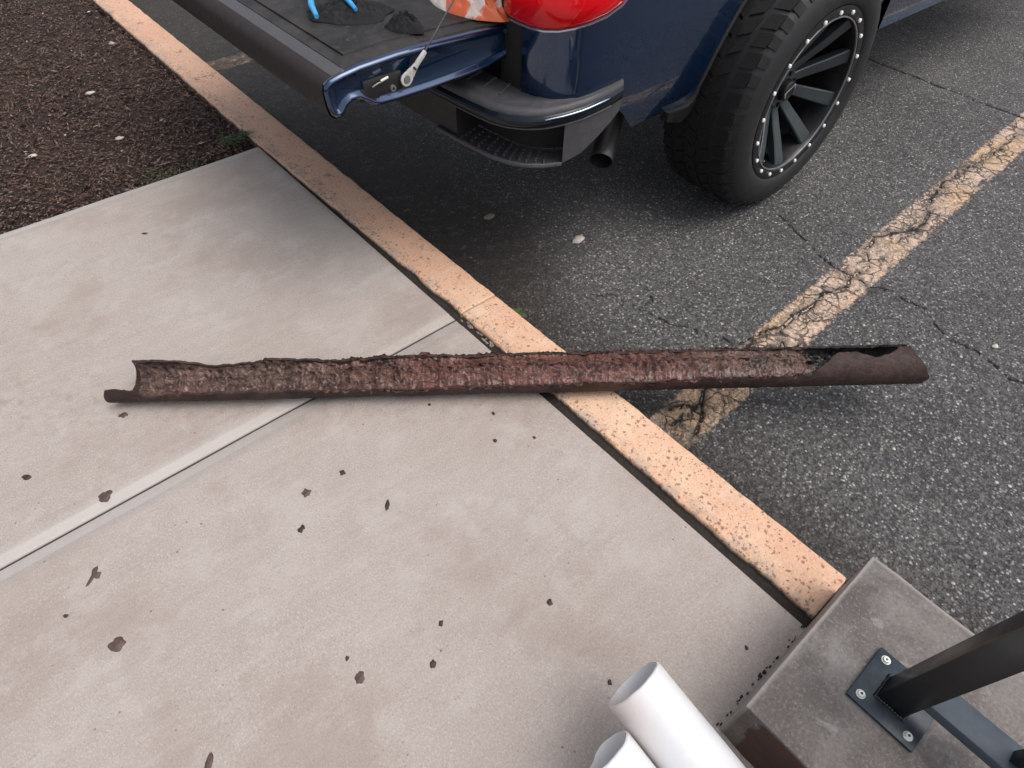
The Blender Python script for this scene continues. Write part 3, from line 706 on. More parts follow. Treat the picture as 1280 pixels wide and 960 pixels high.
# weld bead round the post's foot
wb = [(RX + a * (PW + .001), RY + b_ * (PW + .001), .185) for a, b_ in ((-1, -1), (1, -1), (1, 1), (-1, 1), (-1, -1))]
V = []
pp = []
for (a, b_) in zip(wb[:-1], wb[1:]):
    for k in range(10):
        t = k / 10; p = Vector(a).lerp(Vector(b_), t); pp.append(rockvf(p, .0042, len(pp), (1, 1, .8)))
v, f = merge(pp); mesh('weld_bead', v, f, M_RAIL, rl, 60)
box('bottom_rail', (RX - .027, -1.9, .252), (RX + .025, RY - PW - .001, .276), M_RAILTOP, rl, .0015)
box('top_rail', (RX - .059, -1.9, .925), (RX - .021, RY - PW + .001, .950), M_RAIL, rl, .002)
for k in range(14):
    y = RY - .15 - k * .11; v, f = boxvf((RX - .011, y - .011, .275), (RX + .011, y + .011, .926)); mesh('baluster', [(a - (.040 if c > .5 else 0), b_ - (.028 if c > .5 else 0), c) for a, b_, c in v], f, M_RAIL, rl, 40, False, .0015)

# ------------------------------------------------------------------ white plastic pipes
AX = Vector((-.028, .956, .292)).normalized()
def pvc(mouth, ln, label, notch=0):
    m_ = Vector(mouth); u = AX.cross(Vector((0, 0, 1))).normalized(); w_ = u.cross(AX).normalized()
    V = []; seg = 64
    for t, r_ in ((0, .0535), (.0012, .0562), (.003, .057), (ln, .057), (ln, .0535)):
        for k in range(seg):
            a = 2 * math.pi * k / seg; cut = .0015 * noise.noise(Vector((math.cos(a) * 3, math.sin(a) * 3, notch))) - notch * .012 * max(0, math.cos(a - 4.4)) ** 8
            p = u * math.cos(a) * r_ + w_ * math.sin(a) * r_ - AX * t + (AX * cut if t < .01 else Vector())
            V.append(p)
    n = 4 * seg
    Fq = gridf(5, seg, True) + [(n + k, n + (k + 1) % seg, (k + 1) % seg, k) for k in range(seg)]
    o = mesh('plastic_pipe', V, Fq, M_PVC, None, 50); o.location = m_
    return tag(o, label, 'pipe', 'white plastic pipes beside the step')
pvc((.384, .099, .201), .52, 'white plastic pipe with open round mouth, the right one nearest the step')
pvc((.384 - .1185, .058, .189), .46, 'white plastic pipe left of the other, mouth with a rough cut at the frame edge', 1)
o = box('lumber_scrap', (-.2, -.06, -.02), (.25, .02, .02), M_WOOD, None, .002); o.location = (.3, -.21, .0205)
tag(o, 'short scrap of lumber under the two white plastic pipes', 'board')

# ------------------------------------------------------------------ pickup truck
TY = 2.205; WX, WZ = 2.337, .3206
tr = tag(empty('pickup_truck', (4.0, TY, ZR)), 'dark blue pickup truck backed to the curb with its tailgate down', 'pickup truck')
def mir(p): return (p[0], 2 * TY - p[1], p[2])
def both(name, V, Fq, mat, sm=40, bevel=0):
    a = mesh(name, V, Fq, mat, tr, sm, False, bevel)
    b_ = mesh(name, [mir(p) for p in V], Fq, mat, tr, sm, False, bevel); return a, b_
ZT = 1.24
def yprof(z): return interp(z, [(.35, .045), (.42, .016), (.50, .004), (.60, 0), (.72, .003), (.80, .010), (.90, .004), (1.05, .002), (1.15, .012), (1.24, .03)])
plan = [(1.26, 1.372), (1.215, 1.368), (1.208, 1.355), (1.210, 1.32), (1.216, 1.28), (1.230, 1.245), (1.252, 1.217), (1.285, 1.197), (1.33, 1.186), (1.40, 1.181)]
plan += [(x, 1.18) for x in list(np.arange(1.48, 1.78, .06))]
arcx = [WX - .515 * math.cos(a) for a in np.linspace(.0, math.pi, 40)]
plan += [(x, 1.18) for x in arcx] + [(x, 1.18) for x in (2.92, 2.98, 3.03)]
def zbot(x, y):
    dx = x - WX
    if abs(dx) <= .5151: return max(.40, WZ + math.sqrt(max(0, .515 ** 2 - dx * dx)))
    if x < 1.44: return .53
    if x < 1.5: return .46
    return .40
rows = []; nz = 22; V = []
for x, y in plan:
    zb = zbot(x, y)
    for j in range(nz):
        z = zb + (ZT - zb) * j / (nz - 1); V.append((x, y + (yprof(z) if x > 1.3 else yprof(z) * .4) , z))
both('bedside', V, gridf(len(plan), nz), M_PAINT, 60)
# wheel arch lip and inner liner
V = []
for x in arcx:
    z = zbot(x, 1.18); c = Vector((x - WX, 0, z - WZ)); n_ = c.normalized() if z > .401 else Vector((math.copysign(1, c.x), 0, 0))
    for dy, dr in ((.000, 0.0), (-.004, -.004), (-.002, -.014), (.012, -.018), (.06, -.018), (.07, .01), (.36, .02)):
        V.append((x + n_.x * dr, 1.18 + dy + yprof(z) * (dy < .01), z + n_.z * dr))
both('arch_liner', V, gridf(len(arcx), 7), M_DARK, 60)
# bright edged flap behind the wheel
V = [(1.70, 1.186, .402), (1.79, 1.184, .395), (1.822, 1.184, .41), (1.845, 1.184, .44), (1.845, 1.20, .36), (1.80, 1.20, .335), (1.72, 1.20, .36)]
V2 = [(x, y + .03, z) for x, y, z in V]
both('mud_guard', V + V2, [tuple(range(7)), tuple(range(13, 6, -1))] + [(i, (i + 1) % 7, (i + 1) % 7 + 7, i + 7) for i in range(7)], M_BLACKP, 40)
# bed rail cap, rear pillar
both('rail_cap', *boxvf((1.225, 1.205, 1.232), (3.02, 1.30, 1.262)), M_BLACKP, 40, .008)
both('bed_inner_wall', *boxvf((1.28, 1.42, .66), (3.02, 1.455, 1.235)), M_LINER, 40, .004)
both('rear_pillar', *boxvf((1.216, 1.371, .50), (1.30, 1.462, 1.235)), M_DARK, 40, .01)  # jamb coloured dark to stand for the body's dark reflection
# tail light
tp = [(1.225, 1.437), (1.206, 1.425), (1.199, 1.40), (1.199, 1.36), (1.201, 1.32), (1.207, 1.275), (1.222, 1.236), (1.247, 1.206), (1.283, 1.186), (1.33, 1.175), (1.38, 1.171), (1.43, 1.171), (1.47, 1.174)]
zb_ = [.742, .737, .734, .733, .733, .737, .744, .753, .762, .772, .790, .830, .93]
V = []
for (x, y), zb in zip(tp, zb_):
    n_ = Vector((x - 1.36, y - 1.36, 0)); n_ = n_.normalized() if n_.length > .01 else Vector((0, -1, 0))
    for z, dn in [(zb - .003, -.03), (zb - .002, -.004), (zb + .004, .001)] + [(zb + .008 + (1.17 - zb) * k / 9, .004 + .006 * math.sin(math.pi * min(1, (k + .3) / 9))) for k in range(10)] + [(1.185, -.004), (1.186, -.03)]:
        V.append((x + n_.x * dn, y + n_.y * dn, z))
tl, tl2 = both('tail_light', V, gridf(len(tp), 15, False), M_LENS, 50)
V = []
for (x, y), zb in zip(tp[2:-1], zb_[2:-1]):
    n_ = Vector((x - 1.36, y - 1.36, 0)).normalized()
    for z, dn in ((zb - .006, 0), (zb - .005, .0045), (zb - .001, .0045), (zb + .000, 0)): V.append((x + n_.x * dn, y + n_.y * dn, z))
mesh('light_edge_glint', V, gridf(len(tp) - 3, 4), M_STRIP, tl, 50)  # added strip stands for the highlight on the lens's lower edge
V = []
for k in range(8):
    y = 1.415 - k * .014
    for z in (.800, .808, .83, .85): V.append((1.1878 - .001 * math.sin(k), y, z))
mesh('reverse_lens', V, gridf(8, 4), M_CABLEEND, tl, 60)

# tailgate, open and level
tgp = [(1.235, .700), (1.10, .708), (.95, .714), (.86, .716), (.75, .712), (.70, .706), (.668, .700), (.652, .690), (.648, .674), (.650, .640), (.655, .618), (.665, .608), (.678, .606), (.690, .611), (.703, .626), (.718, .634), (.736, .634), (.755, .622), (.772, .609), (.795, .602), (.85, .599), (.95, .598), (1.05, .600), (1.15, .605), (1.225, .618), (1.245, .65)]
def offs(P, d):
    o = []; n = len(P)
    for i in range(n):
        a, b_ = Vector(P[i - 1]), Vector(P[(i + 1) % n]); t = (b_ - a).normalized(); nn = Vector((-t.y, t.x))
        o.append((P[i][0] + nn.x * d, P[i][1] + nn.y * d))
    return o
area = sum(tgp[i - 1][0] * tgp[i][1] - tgp[i][0] * tgp[i - 1][1] for i in range(len(tgp)))
sg = 1 if area > 0 else -1
rings = []
for y, d in ((1.4385, 0), (1.4355, .0012), (1.4315, .0050), (1.4300, .0075), (1.4300, .0100), (1.4315, .0125), (1.4385, .0190), (1.4395, .021)):
    rings.append([(x, y, z) for x, z in offs(tgp, d * sg)])
R2 = [[mir(p) for p in r_] for r_ in rings[::-1]]
allr = rings[::-1] + R2[::-1]
V = [p for r_ in allr for p in r_]
tg = mesh('tailgate', V, gridf(len(allr), len(tgp), True, True), M_PAINT, tr, 50)
# plastic cap on the outer edge
V = []
cp = [(.705, .7085), (.668, .7035), (.650, .6935), (.6455, .676), (.6465, .640), (.651, .617), (.662, .6055), (.678, .603), (.6915, .607)]
cpi = [(x + .004, z) for x, z in cp]
nseg = 40
for k in range(nseg + 1):
    y = 1.4395 + (2 * TY - 2 * 1.4395) * k / nseg
    for x, z in cp: V.append((x, y, z))
mesh('tailgate_cap', V, gridf(nseg + 1, len(cp)), M_CAP, tg, 60)
# liner: flat raised border, recessed field with ribs
lv = []
def zt(x): return interp(x, [(.65, .690), (.668, .700), (.70, .706), (.75, .712), (.86, .716), (.95, .714), (1.10, .708), (1.235, .700)])
def slabtop(x0, x1, y0, y1, t0, t1, n=14):
    V = []
    for k in range(n + 1):
        x = x0 + (x1 - x0) * k / n
        V += [(x, y0, zt(x) - .002), (x, y0 + .003, zt(x) + t1), (x, y1 - .003, zt(x) + t1), (x, y1, zt(x) - .002)]
    return V, gridf(n + 1, 4)
Y0, Y1 = 1.450, 2 * TY - 1.450
parts = [slabtop(.712, 1.235, Y0, Y1, 0, .0045)]
V, Fq = merge(parts); lin = mesh('bed_liner_panel', V, Fq, M_LINER, tg, 50)
V, Fq = slabtop(.745, 1.20, Y0 + .045, Y1 - .045, 0, .0085); V = [(x, y, z) for x, y, z in V]; mesh('liner_field', V, Fq, M_LINER, tg, 50)
V, Fq = slabtop(.652, .712, Y0 - .012, Y1 + .012, 0, .003, 6); mesh('liner_lip', V, Fq, M_PAD, tg, 50)
# latch and stud on the near end
latch = box('latch', (.752, 1.4335, .625), (.868, 1.452, .672), M_BLACKP, tg, .006)
box('latch_housing', (.742, 1.4345, .618), (.80, 1.45, .655), M_DARK, latch, .008)
tube('striker', [(.800, 1.428, .664), (.822, 1.428, .668)], .0035, M_CABLEEND, latch, 8)
tube('catch', [(.775, 1.429, .655), (.79, 1.427, .661), (.803, 1.429, .661)], .003, M_STEEL, latch, 8)
tube('bolt_ring', [(.835, 1.4345, .636), (.835, 1.428, .636)], [.0085, .0075], M_BADGE, latch, 16)
tube('latch_knob', [(.835, 1.429, .636), (.835, 1.427, .636)], .0035, M_BLACKP, latch, 10)
for xx, zz in ((1.21, .69), (1.23, .655)): tube('hinge_bolt', [(xx, 1.436, zz), (xx, 1.428, zz)], .006, M_STEEL, tg, 12)
# cable with flattened eye
cab = tube('tailgate_cable', [(.938, 1.424, .705), (1.03, 1.421, .80), (1.14, 1.419, .912), (1.262, 1.416, 1.04)], .0022, M_STEEL, tr, 8)
def sweep(path, w_, h_, nrm):
    V = []; pts = [Vector(p) for p in path]; n_ = Vector(nrm)
    for i, p in enumerate(pts):
        t = (pts[min(i + 1, len(pts) - 1)] - pts[max(0, i - 1)]).normalized(); s_ = t.cross(n_).normalized()
        ww = w_[i]
        V += [p - s_ * ww - n_ * h_, p + s_ * ww - n_ * h_, p + s_ * ww + n_ * h_, p - s_ * ww + n_ * h_]
    return V, gridf(len(pts), 4, True, True)
E0 = Vector((.873, 1.424, .650)); ED = Vector((.062, 0, .052)).normalized(); ES = Vector((-ED.z, 0, ED.x))
# eye: flat ring plate with teardrop outline and round hole
seg = 28; V = []
for side in (0, 1):
    for rad in ('o', 'i'):
        for k in range(seg):
            a = 2 * math.pi * k / seg
            if rad == 'o':
                r_ = .0165 * (1 + .45 * max(0, math.cos(a)) ** 3)
            else: r_ = .0095
            p = E0 + ED * math.cos(a) * r_ + ES * math.sin(a) * (r_ if rad == 'o' else r_); V.append(p + Vector((0, -.003 if side else .003, 0)))
Fq = []
for k in range(seg):
    j = (k + 1) % seg
    o0, i0, o1, i1 = 0, seg, 2 * seg, 3 * seg
    Fq += [(o0 + k, o0 + j, i0 + j, i0 + k), (o1 + k, i1 + k, i1 + j, o1 + j), (o0 + k, o1 + k, o1 + j, o0 + j), (i0 + k, i0 + j, i1 + j, i1 + k)]
mesh('cable_eye', V, Fq, M_CABLEEND, cab, 40, False, .0012)
tube('cable_stud', [E0 + Vector((0, .01, 0)), E0 + Vector((0, -.006, 0))], .0085, M_BADGE, cab, 16)
V, Fq = sweep([E0 + ED * .017, E0 + ED * .03, E0 + ED * .045, E0 + ED * .072, E0 + ED * .084], [.013, .009, .0062, .0062, .005], .0035, (0, 1, 0))
mesh('cable_ferrule', V, Fq, M_CABLEEND, cab, 40, False, .001)
tube('crimp_band', [E0 + ED * .032, E0 + ED * .036], .0075, M_DARK, cab, 10)

# bumper -------------------------------------------------
bp = [(1.43, 1.168), (1.39, 1.163), (1.34, 1.163), (1.28, 1.170), (1.225, 1.188), (1.175, 1.215), (1.135, 1.250), (1.108, 1.295), (1.092, 1.35), (1.083, 1.42), (1.076, 1.50), (1.068, 1.60), (1.060, 1.75), (1.055, 1.95), (1.053, TY)]
bi = [(1.47, 1.24), (1.44, 1.232), (1.40, 1.235), (1.36, 1.245), (1.31, 1.270), (1.275, 1.300), (1.25, 1.335), (1.235, 1.375), (1.23, 1.42), (1.225, 1.48), (1.222, 1.54), (1.22, 1.63), (1.22, 1.77), (1.22, 1.95), (1.22, TY)]
full_o = bp + [(x, 2 * TY - y) for x, y in bp[-2::-1]]
full_i = bi + [(x, 2 * TY - y) for x, y in bi[-2::-1]]
def inset(p, q, t): return (p[0] + (q[0] - p[0]) * t, p[1] + (q[1] - p[1]) * t)
def ztop(i):      # top of the bumper, slightly raised toward the corner's forward end
    return interp(i, [(0, .585), (2, .578), (5, .558), (8, .548), (14, .548)]) if i <= 14 else ztop(28 - i)
bu = tag(empty('rear_bumper', (1.15, TY, .4), tr))
V = []
for i, (o_, n_) in enumerate(zip(full_o, full_i)):
    zt_ = ztop(i)
    for t, dz in ((0.02, -.022), (.0, -.015), (.02, -.008), (.07, -.001), (.14, 0), (.30, -.001), (.33, .002), (.60, .002), (.63, -.001), (.95, -.002), (1.0, -.03)):
        x, y = inset(o_, n_, t); V.append((x, y, zt_ + dz))
mesh('step_pad', V, gridf(len(full_o), 11), M_PAD, bu, 50)
V = []
for i, (o_, n_) in enumerate(zip(full_o, full_i)):
    zt_ = ztop(i)
    for t, dz in ((.02, -.016), (-.05, -.022), (-.07, -.027), (-.075, -.034), (-.06, -.043), (.0, -.051), (.05, -.055), (.30, -.055)):
        x, y = inset(o_, n_, t); V.append((x, y, zt_ + dz))
mesh('bumper_band', V, gridf(len(full_o), 8), M_CHROME, bu, 60)
for sd_ in (0, 1):
    strip, rim_ = [], []
    for q in range(9):
        fi = 1.4 + q * .45; i = int(fi); fr = fi - i
        o_ = inset(full_o[i], full_o[i + 1], fr); n_ = inset(full_i[i], full_i[i + 1], fr); x, y = inset(o_, n_, -.07)
        P0 = (x, y, ztop(fi) - .0235); strip.append(mir(P0) if sd_ else P0)
    for q in range(21):
        fi = 1.2 + q * .45; i = int(fi); fr = fi - i
        o_ = inset(full_o[i], full_o[i + 1], fr); n_ = inset(full_i[i], full_i[i + 1], fr); x, y = inset(o_, n_, -.015)
        P0 = (x, y, ztop(fi) - .0515); rim_.append(mir(P0) if sd_ else P0)
    tube('glint_strip', strip, [.0006] + [.0026] * 7 + [.0012], M_STRIP, bu, 10)  # added strip stands for the sky's glint along the band
    tube('band_rim', rim_, .0026, M_PAD, bu, 8)
# raised grip ribs on the pad's corner
for side in (0, 1):
    for i0 in (8, 9, 10, 11):
        a = inset(full_o[i0], full_i[i0], .38); b_ = inset(full_o[i0], full_i[i0], .88)
        p, q = (a[0], a[1], ztop(i0) + .002), (b_[0], b_[1], ztop(i0) + .002)
        if side: p, q = mir(p), mir(q)
        tube('grip_rib', [p, q], .0045, M_PAD, bu, 6)
# lower shell: end pillar, recess, floor; then plain central skin
def wall(idx, tz0, tz1, zz0, zz1, n=6, src=None):
    V = []
    for i in idx:
        o_, n_ = full_o[i], full_i[i]
        for k in range(n):
            t = k / (n - 1); x, y = inset(o_, n_, tz0 + (tz1 - tz0) * t)
            V.append((x, y, (ztop(i) + zz0(i)) * (1 - t) + zz1(i) * t))
    return V, gridf(len(idx), n)
LOWZ = [(0, .50), (1, .478), (2, .448), (3, .412), (4, .393), (10, .388), (14, .395)]
zlow = lambda i: interp(i if i <= 14 else 28 - i, LOWZ)
for sd_ in (0, 1):
    ix = (lambda L_: L_) if not sd_ else (lambda L_: [28 - i for i in L_])
    V, Fq = wall(ix([0, 1, 2, 3, 4]), .0, .04, lambda i: -.051, zlow); mesh('end_pillar', V, Fq, M_PAD, bu, 60)
    V, Fq = wall(ix([4, 5, 6, 7, 8, 9, 10]), .72, .72, lambda i: -.049, lambda i: zlow(i) + .006); mesh('recess_wall', V, Fq, M_DARK, bu, 60)
    # recess side cheeks
    ck = []
    for ii in (4, 10):
        i = ix([ii])[0]; o_, n_ = full_o[i], full_i[i]; a = inset(o_, n_, .02); b_ = inset(o_, n_, .73)
        mesh('recess_cheek', *([(a[0], a[1], ztop(i) - .051), (b_[0], b_[1], ztop(i) - .051), (b_[0], b_[1], zlow(i)), (a[0], a[1], zlow(i))], [(0, 1, 2, 3)]), M_DARK, bu, 0)
    V = []
    idx = ix([4, 5, 6, 7, 8, 9, 10, 11])
    for i in idx:
        o_, n_ = full_o[i], full_i[i]; z0 = zlow(i)
        for t, dz in ((.74, 0), (.10, .0), (.08, .003), (.04, .004), (.015, .001), (.02, -.007), (.10, -.012), (.74, -.012)):
            x, y = inset(o_, n_, t); V.append((x, y, z0 + dz))
    mesh('step_floor', V, gridf(len(idx), 8), M_PAD, bu, 50)
    pp = []
    for i in idx[1:-1]:
        for t in (.18, .32, .46, .60):
            for s_ in (0, .5):
                j = min(i + 1, 28); o_ = inset(full_o[i], full_o[j], s_); n_ = inset(full_i[i], full_i[j], s_)
                x, y = inset(o_, n_, t + s_ * .12); V, Fq = boxvf((-.012, -.0035, 0), (.012, .0035, .006))
                a = .8; V = [(x + p[0] * math.cos(a) - p[1] * math.sin(a), y + p[0] * math.sin(a) + p[1] * math.cos(a), zlow(i) + p[2] - .001) for p in V]
                pp.append((V, Fq))
    V, Fq = merge(pp); tag(mesh('floor_tread', V, Fq, M_PAD, bu, 40), kind='stuff')
V, Fq = wall(list(range(10, 19)), .02, .10, lambda i: -.051, zlow, 8); mesh('bumper_skin', V, Fq, M_BLACKP, bu, 50)
box('hitch_receiver', (1.03, TY - .04, .33), (1.35, TY + .04, .40), M_DARK, bu, .006)
box('licence_recess', (1.046, TY - .17, .41), (1.06, TY + .17, .485), M_DARK, bu, .004)
# exhaust tip
EA = Vector((1.505, 1.280, .262)); EDr = Vector((-.62, -.42, -.35)).normalized()
u, w_ = frame(EDr); V = []; seg = 32
for t, r_ in ((.22, .041), (.03, .041), (.002, .0425), (0, .0415), (.001, .038), (.22, .037)):
    for k in range(seg):
        a = 2 * math.pi * k / seg; V.append(EA - EDr * t + u * math.cos(a) * r_ + w_ * math.sin(a) * r_)
mesh('exhaust_tip', V, gridf(6, seg, True), simple('sooty_steel', (.055, .052, .05), .4, .7, nscale=90), tr, 50)

# chassis, bed floor, cab (reached only by light and by side views)
box('bed_floor', (1.25, 1.42, .62), (3.02, 2 * TY - 1.42, .675), M_LINER, tr, 0)
box('bed_front', (2.99, 1.42, .62), (3.03, 2 * TY - 1.42, 1.235), M_LINER, tr, 0)
box('rear_crossmember', (1.27, 1.35, .42), (1.36, 2 * TY - 1.35, .62), M_DARK, tr, .01)
for s_ in (1, -1): box('frame_rail', (1.3, TY + s_ * .45 - .04, .30), (6.6, TY + s_ * .45 + .04, .44), M_DARK, tr, .01)
tube('rear_axle', [(WX, 1.35, WZ), (WX, TY - .18, WZ), (WX, TY - .12, WZ), (WX, TY + .12, WZ), (WX, TY + .18, WZ), (WX, 2 * TY - 1.35, WZ)], [.045, .045, .13, .13, .045, .045], M_DARK, tr, 20)
tube('front_axle', [(WX + 3.66, 1.35, WZ), (WX + 3.66, 2 * TY - 1.35, WZ)], .04, M_DARK, tr, 12)
tube('muffler', [(1.75, 1.52, .36), (2.9, 1.75, .33)], .09, M_DARK, tr, 16)
def section(prof, ys, mat, name, par=tr, sm=50, bev=0):
    V = []
    for y, sc in ys:
        for x, z in prof: V.append((x, y, z - (z > .9) * 0 + 0)) if sc == 1 else V.append((x + (4.4 - x) * (1 - sc), y, z))
    return mesh(name, V, gridf(len(ys), len(prof), True, True), mat, par, sm, False, bev)
low = [(3.06, .36), (3.06, 1.26), (5.05, 1.24), (5.35, 1.20), (6.45, 1.10), (6.72, .98), (6.80, .62), (6.74, .34), (6.56, .34)]
low += [(WX + 3.66 + .50 * math.cos(a), WZ + .50 * math.sin(a)) for a in np.linspace(.06, math.pi - .06, 18)] + [(5.44, .34), (5.3, .33)]
section(low, [(1.20, 1), (1.185, 1), (1.175, 1), (2 * TY - 1.175, 1), (2 * TY - 1.185, 1), (2 * TY - 1.20, 1)], M_PAINT, 'cab_body', bev=.0)
up = [(3.08, 1.25), (3.16, 1.72), (3.35, 1.79), (4.45, 1.80), (4.62, 1.76), (5.25, 1.24)]
V = []
for y, k in ((1.22, 0), (1.36, 1), (2 * TY - 1.36, 1), (2 * TY - 1.22, 0)):
    for x, z in up: V.append((x, y if z < 1.3 else (y if k else y + (.13 if y < TY else -.13)), z if (k or z < 1.3) else z - .06))
mesh('cab_roof', V, gridf(4, 6, True, True), M_PAINT, tr, 40)
both('side_window', [(3.30, 1.216, 1.30), (5.02, 1.216, 1.29), (4.60, 1.335, 1.66), (3.38, 1.335, 1.67), (3.30, 1.236, 1.30), (5.02, 1.236, 1.29), (4.60, 1.355, 1.66), (3.38, 1.355, 1.67)], boxvf((0, 0, 0), (1, 1, 1))[1], M_GLASS)
mesh('rear_window', [(3.082, 1.40, 1.33), (3.082, 2 * TY - 1.40, 1.33), (3.148, 2 * TY - 1.42, 1.66), (3.148, 1.42, 1.66), (3.10, 1.40, 1.33), (3.10, 2 * TY - 1.40, 1.33), (3.17, 2 * TY - 1.42, 1.66), (3.17, 1.42, 1.66)], boxvf((0, 0, 0), (1, 1, 1))[1], M_GLASS, tr)

# wheels (local frame: centre at origin, outer face at negative Y)
wh = empty('wheel', (WX, 1.047, WZ), tr)
RT = .440
tyre = revolveY('tyre', [(.300, .008), (.306, -.004), (.320, -.012), (.345, -.016), (.375, -.013), (.400, -.003), (.420, .014), (.430, .036), (.433, .06), (.434, .16), (.433, .26), (.430, .284), (.42, .306), (.395, .325), (.345, .335), (.30, .32)], M_RUBBER, wh, 120)
pp = []
NBK = 44
for row, (y0, y1, off, sk) in enumerate(((.022, .078, 0, .02), (.090, .135, .5, .05), (.145, .190, 0, -.05), (.200, .245, .5, .05), (.255, .300, 0, -.02))):
    for k in range(NBK):
        a0 = 2 * math.pi * (k + off) / NBK; a1 = a0 + 2 * math.pi / NBK * (.72 if k % 2 else .80)
        V = []
        for r_ in (.424, RT - (.004 if row in (0, 4) else 0)):
            for a, y in ((a0, y0), (a1, y0 + .006), (a1 + sk, y1), (a0 + sk, y1 - .006)): V.append((r_ * math.cos(a), y, r_ * math.sin(a)))
        pp.append((V, [(0, 3, 2, 1), (4, 5, 6, 7), (0, 1, 5, 4), (1, 2, 6, 5), (2, 3, 7, 6), (3, 0, 4, 7)]))
# shoulder lugs wrapping onto the side wall
for k in range(NBK):
    a0 = 2 * math.pi * k / NBK; a1 = a0 + 2 * math.pi / NBK * .6
    V = []
    for r_, y, o_ in ((.412, .004, .0), (.428, .026, 0), (.408, -.002, 1), (.436, .022, 1)):
        pass
    ring = [(.408, -.001), (.432, .022), (.426, .032), (.402, .008)]
    for a in (a0, a1): V += [(r_ * math.cos(a), y, r_ * math.sin(a)) for r_, y in ring]
    pp.append((V, gridf(2, 4, True, True)))
V, Fq = merge(pp); tread = tag(mesh('tread', V, Fq, M_TREAD, wh, 0, True), kind='stuff')
rim = revolveY('rim', [(.306, .006), (.304, -.006), (.298, -.008), (.276, -.006), (.270, .000), (.266, .012), (.262, .05), (.252, .12), (.250, .26), (.30, .30), (.305, .28), (.275, .25), (.275, .06), (.30, .02)], M_RIMB, wh, 120)
revolveY('rim_edge', [(.2715, -.003), (.2705, -.0062), (.2665, -.0062), (.2655, -.001)], M_BADGE, wh, 120)
revolveY('brake_disc', [(.0, .20), (.17, .20), (.17, .225), (.0, .225)], M_DARK, wh, 48)
# spokes: ten, dished towards the hub
for k in range(10):
    a = R(-18 + 36 * k + 0.0); V = []
    for r_, y, hw, th in ((.050, .108, .0200, .03), (.085, .100, .0195, .032), (.13, .078, .0215, .034), (.19, .046, .0240, .036), (.245, .020, .0265, .034), (.268, .010, .028, .03)):
        for s_, dy in ((-1, .004), (-.82, 0), (.82, 0), (1, .004), (.9, th), (-.9, th)):
            lx, lz = r_, s_ * hw
            V.append((lx * math.cos(a) - lz * math.sin(a), y + dy, lx * math.sin(a) + lz * math.cos(a)))
    mesh('spoke', V, gridf(6, 6, True, True), M_SPOKE, wh, 35, True)
revolveY('hub', [(.0, .096), (.066, .096), (.074, .104), (.074, .15), (.0, .15)], M_SPOKE, wh, 48)
revolveY('centre_cap', [(.0, .070), (.030, .070), (.036, .075), (.040, .096), (.0, .10)], M_RIMB, wh, 36)
for k in range(6):
    a = R(60 * k + 20); c, s_ = .056 * math.cos(a), .056 * math.sin(a)
    tube('lug_nut', [(c, .098, s_), (c, .089, s_)], .009, M_RIMB, wh, 6, True)
V, Fq = boxvf((-.033, .0675, -.011), (.033, .071, .011)); mesh('badge_plate', [(x * .9 - z * .43, y, x * .43 + z * .9) for x, y, z in V], Fq, M_BADGE, wh, 40, True, .002)
for k in range(-2, 3):
    V, Fq = boxvf((-.022, .0662, -.0012), (.022, .0680, .0012)); mesh('badge_line', [(x * .9 - (z + k * .0036) * .43, y, x * .43 + (z + k * .0036) * .9) for x, y, z in V], Fq, M_RIMB, wh, 0, True)
bme = None
for k in range(20):
    a = R(18 * k - 1.3); c = (.2855 * math.cos(a), .2855 * math.sin(a))
    if bme is None:
        v, f = tubevf([(0, 0, 0), (0, -.0045, 0), (0, -.0068, 0)], [.0074, .0074, .0045], 8)
        b0 = mesh('rim_bolt', v, f, M_BOLT, wh, 40, True); bme = b0.data; b0.location = (c[0], -.0068, c[1])
    else:
        o = bpy.data.objects.new('rim_bolt', bme); COL.objects.link(o); o.parent = wh; o.location = (c[0], -.0068, c[1])
valve = tube('valve_stem', [(.262 * math.cos(R(-128)), .02, .262 * math.sin(R(-128))), (.25 * math.cos(R(-128)), .0, .25 * math.sin(R(-128)))], .003, M_BADGE, wh, 8, True)
for (dx, fl_) in ((3.66, 0), (0, 1), (3.66, 1)):
    e = wh.copy(); COL.objects.link(e); e.parent = tr
    e.location = (WX + dx, 1.047 if not fl_ else 2 * TY - 1.047, WZ); e.rotation_euler = (0, 0, math.pi if fl_ else 0)
    for ch in list(wh.children):
        if ch.name.split('.')[0] in ('badge_line',): continue
        c = ch.copy(); COL.objects.link(c); c.parent = e

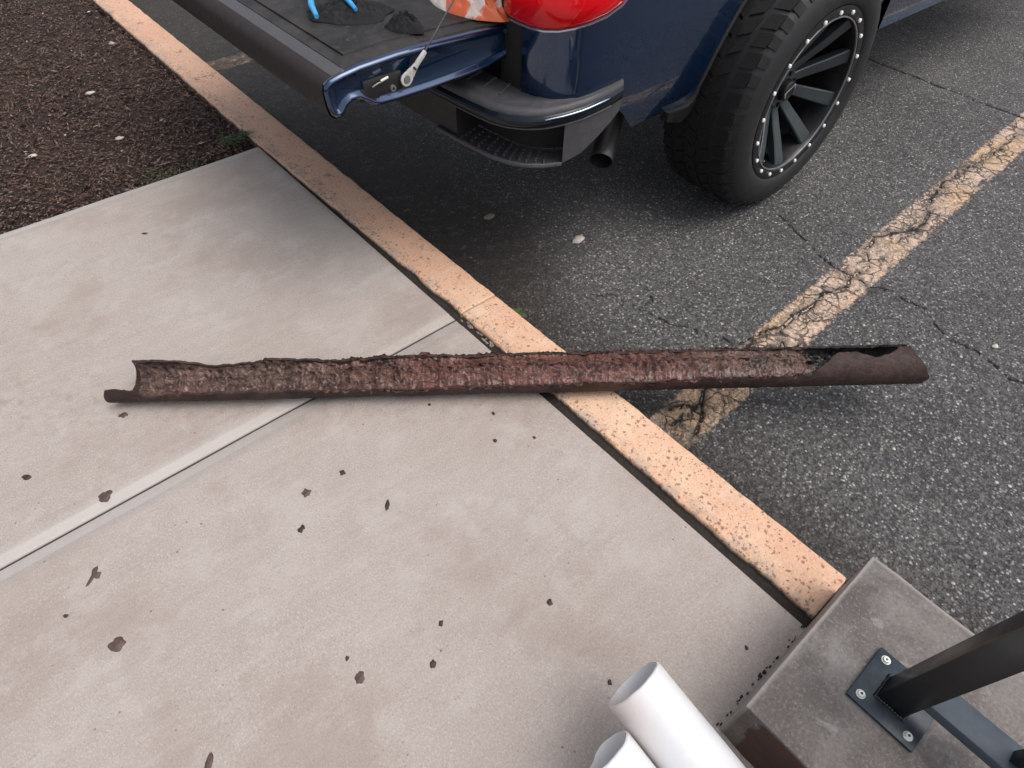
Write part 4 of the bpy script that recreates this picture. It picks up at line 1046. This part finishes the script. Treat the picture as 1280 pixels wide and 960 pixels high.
# ------------------------------------------------------------------ things lying on the tailgate
def crumple(name, c, sx, sy, h, mat, seed, label, cat, n=40, sharp=6, ang=0.0):
    V = []
    for j in range(n + 1):
        for i in range(n + 1):
            u, v_ = i / n * 2 - 1, j / n * 2 - 1; r_ = math.hypot(u, v_)
            # square to disc
            x = u * math.sqrt(1 - v_ * v_ / 2); y = v_ * math.sqrt(1 - u * u / 2); rr = min(1, math.hypot(x, y))
            out = 1 + .35 * noise.noise(Vector((math.cos(math.atan2(y, x)) * 1.4 + seed, math.sin(math.atan2(y, x)) * 1.4, seed)))
            hz = h * (1 - rr ** 3) * (.45 + .9 * abs(noise.noise(Vector((x * sharp * .4, y * sharp * .4, seed)))) + .55 * (1 - abs(noise.noise(Vector((x * sharp, y * sharp, seed * 2)))) * 2))
            px, py = x * sx * out, y * sy * out
            V.append((px * math.cos(ang) - py * math.sin(ang), px * math.sin(ang) + py * math.cos(ang), max(.0, hz) + .001))
    V2 = [(x, y, 0) for x, y, z in V]
    F1 = gridf(n + 1, n + 1)
    m_ = len(V); bd = list(range(0, n)) + [i * (n + 1) + n for i in range(n)] + [n * (n + 1) + n - i for i in range(n)] + [(n - i) * (n + 1) for i in range(n)]
    F2 = [(bd[i], bd[(i + 1) % len(bd)], bd[(i + 1) % len(bd)] + m_, bd[i] + m_) for i in range(len(bd))]
    F3 = [tuple(b_ + m_ for b_ in bd[::-1])]
    o = mesh(name, V + V2, F1 + F2 + F3, mat, None, 60); o.location = c
    return tag(o, label, cat)
crumple('black_glove', (.895, 1.705, .7235), .120, .075, .026, M_RAG, 3, 'crumpled black work glove lying under the blue handled pliers', 'glove', ang=-.6)
crumple('black_cloth', (.955, 1.535, .7225), .036, .055, .026, M_RAG, 9, 'small crumpled black cloth on the tailgate between glove and orange bag', 'cloth', 26, 7, ang=.5)
crumple('plastic_bag', (1.225, 1.60, .714), .11, .15, .065, M_BAG, 5, 'crumpled orange and white plastic bag at the tailgate hinge', 'bag', 44, 5)
pj = tag(empty('pliers', (.95, 1.95, .73)), 'pliers with light blue grips lying open on the tailgate', 'pliers')
z = .758
def handle(pts, rad): return tube('grip', pts, rad, M_BLUE, pj, 10)
handle([(1.02, 2.12, z), (.978, 2.057, z), (.89, 1.902, z), (.841, 1.818, z), (.799, 1.737, z - .002), (.778, 1.672, z - .007)], [.006, .0085, .009, .0085, .0085, .006])
handle([(1.035, 2.11, z), (.975, 1.99, z + .003), (.925, 1.866, z + .003), (.903, 1.771, z + .002), (.891, 1.703, z), (.878, 1.645, z - .004)], [.006, .0085, .0085, .0075, .0075, .005])
tube('pivot', [(1.03, 2.13, z - .01), (1.03, 2.13, z + .012)], .016, M_STEEL, pj, 20)
for s_ in (-1, 1):
    V, Fq = sweep([(1.02 + s_ * .01, 2.11, z), (1.035, 2.14, z), (1.05 + s_ * .008, 2.17, z), (1.07 + s_ * .003, 2.21, z)], [.010, .014, .010, .004], .005, (0, 0, 1)); mesh('jaw', V, Fq, M_STEEL, pj, 30)
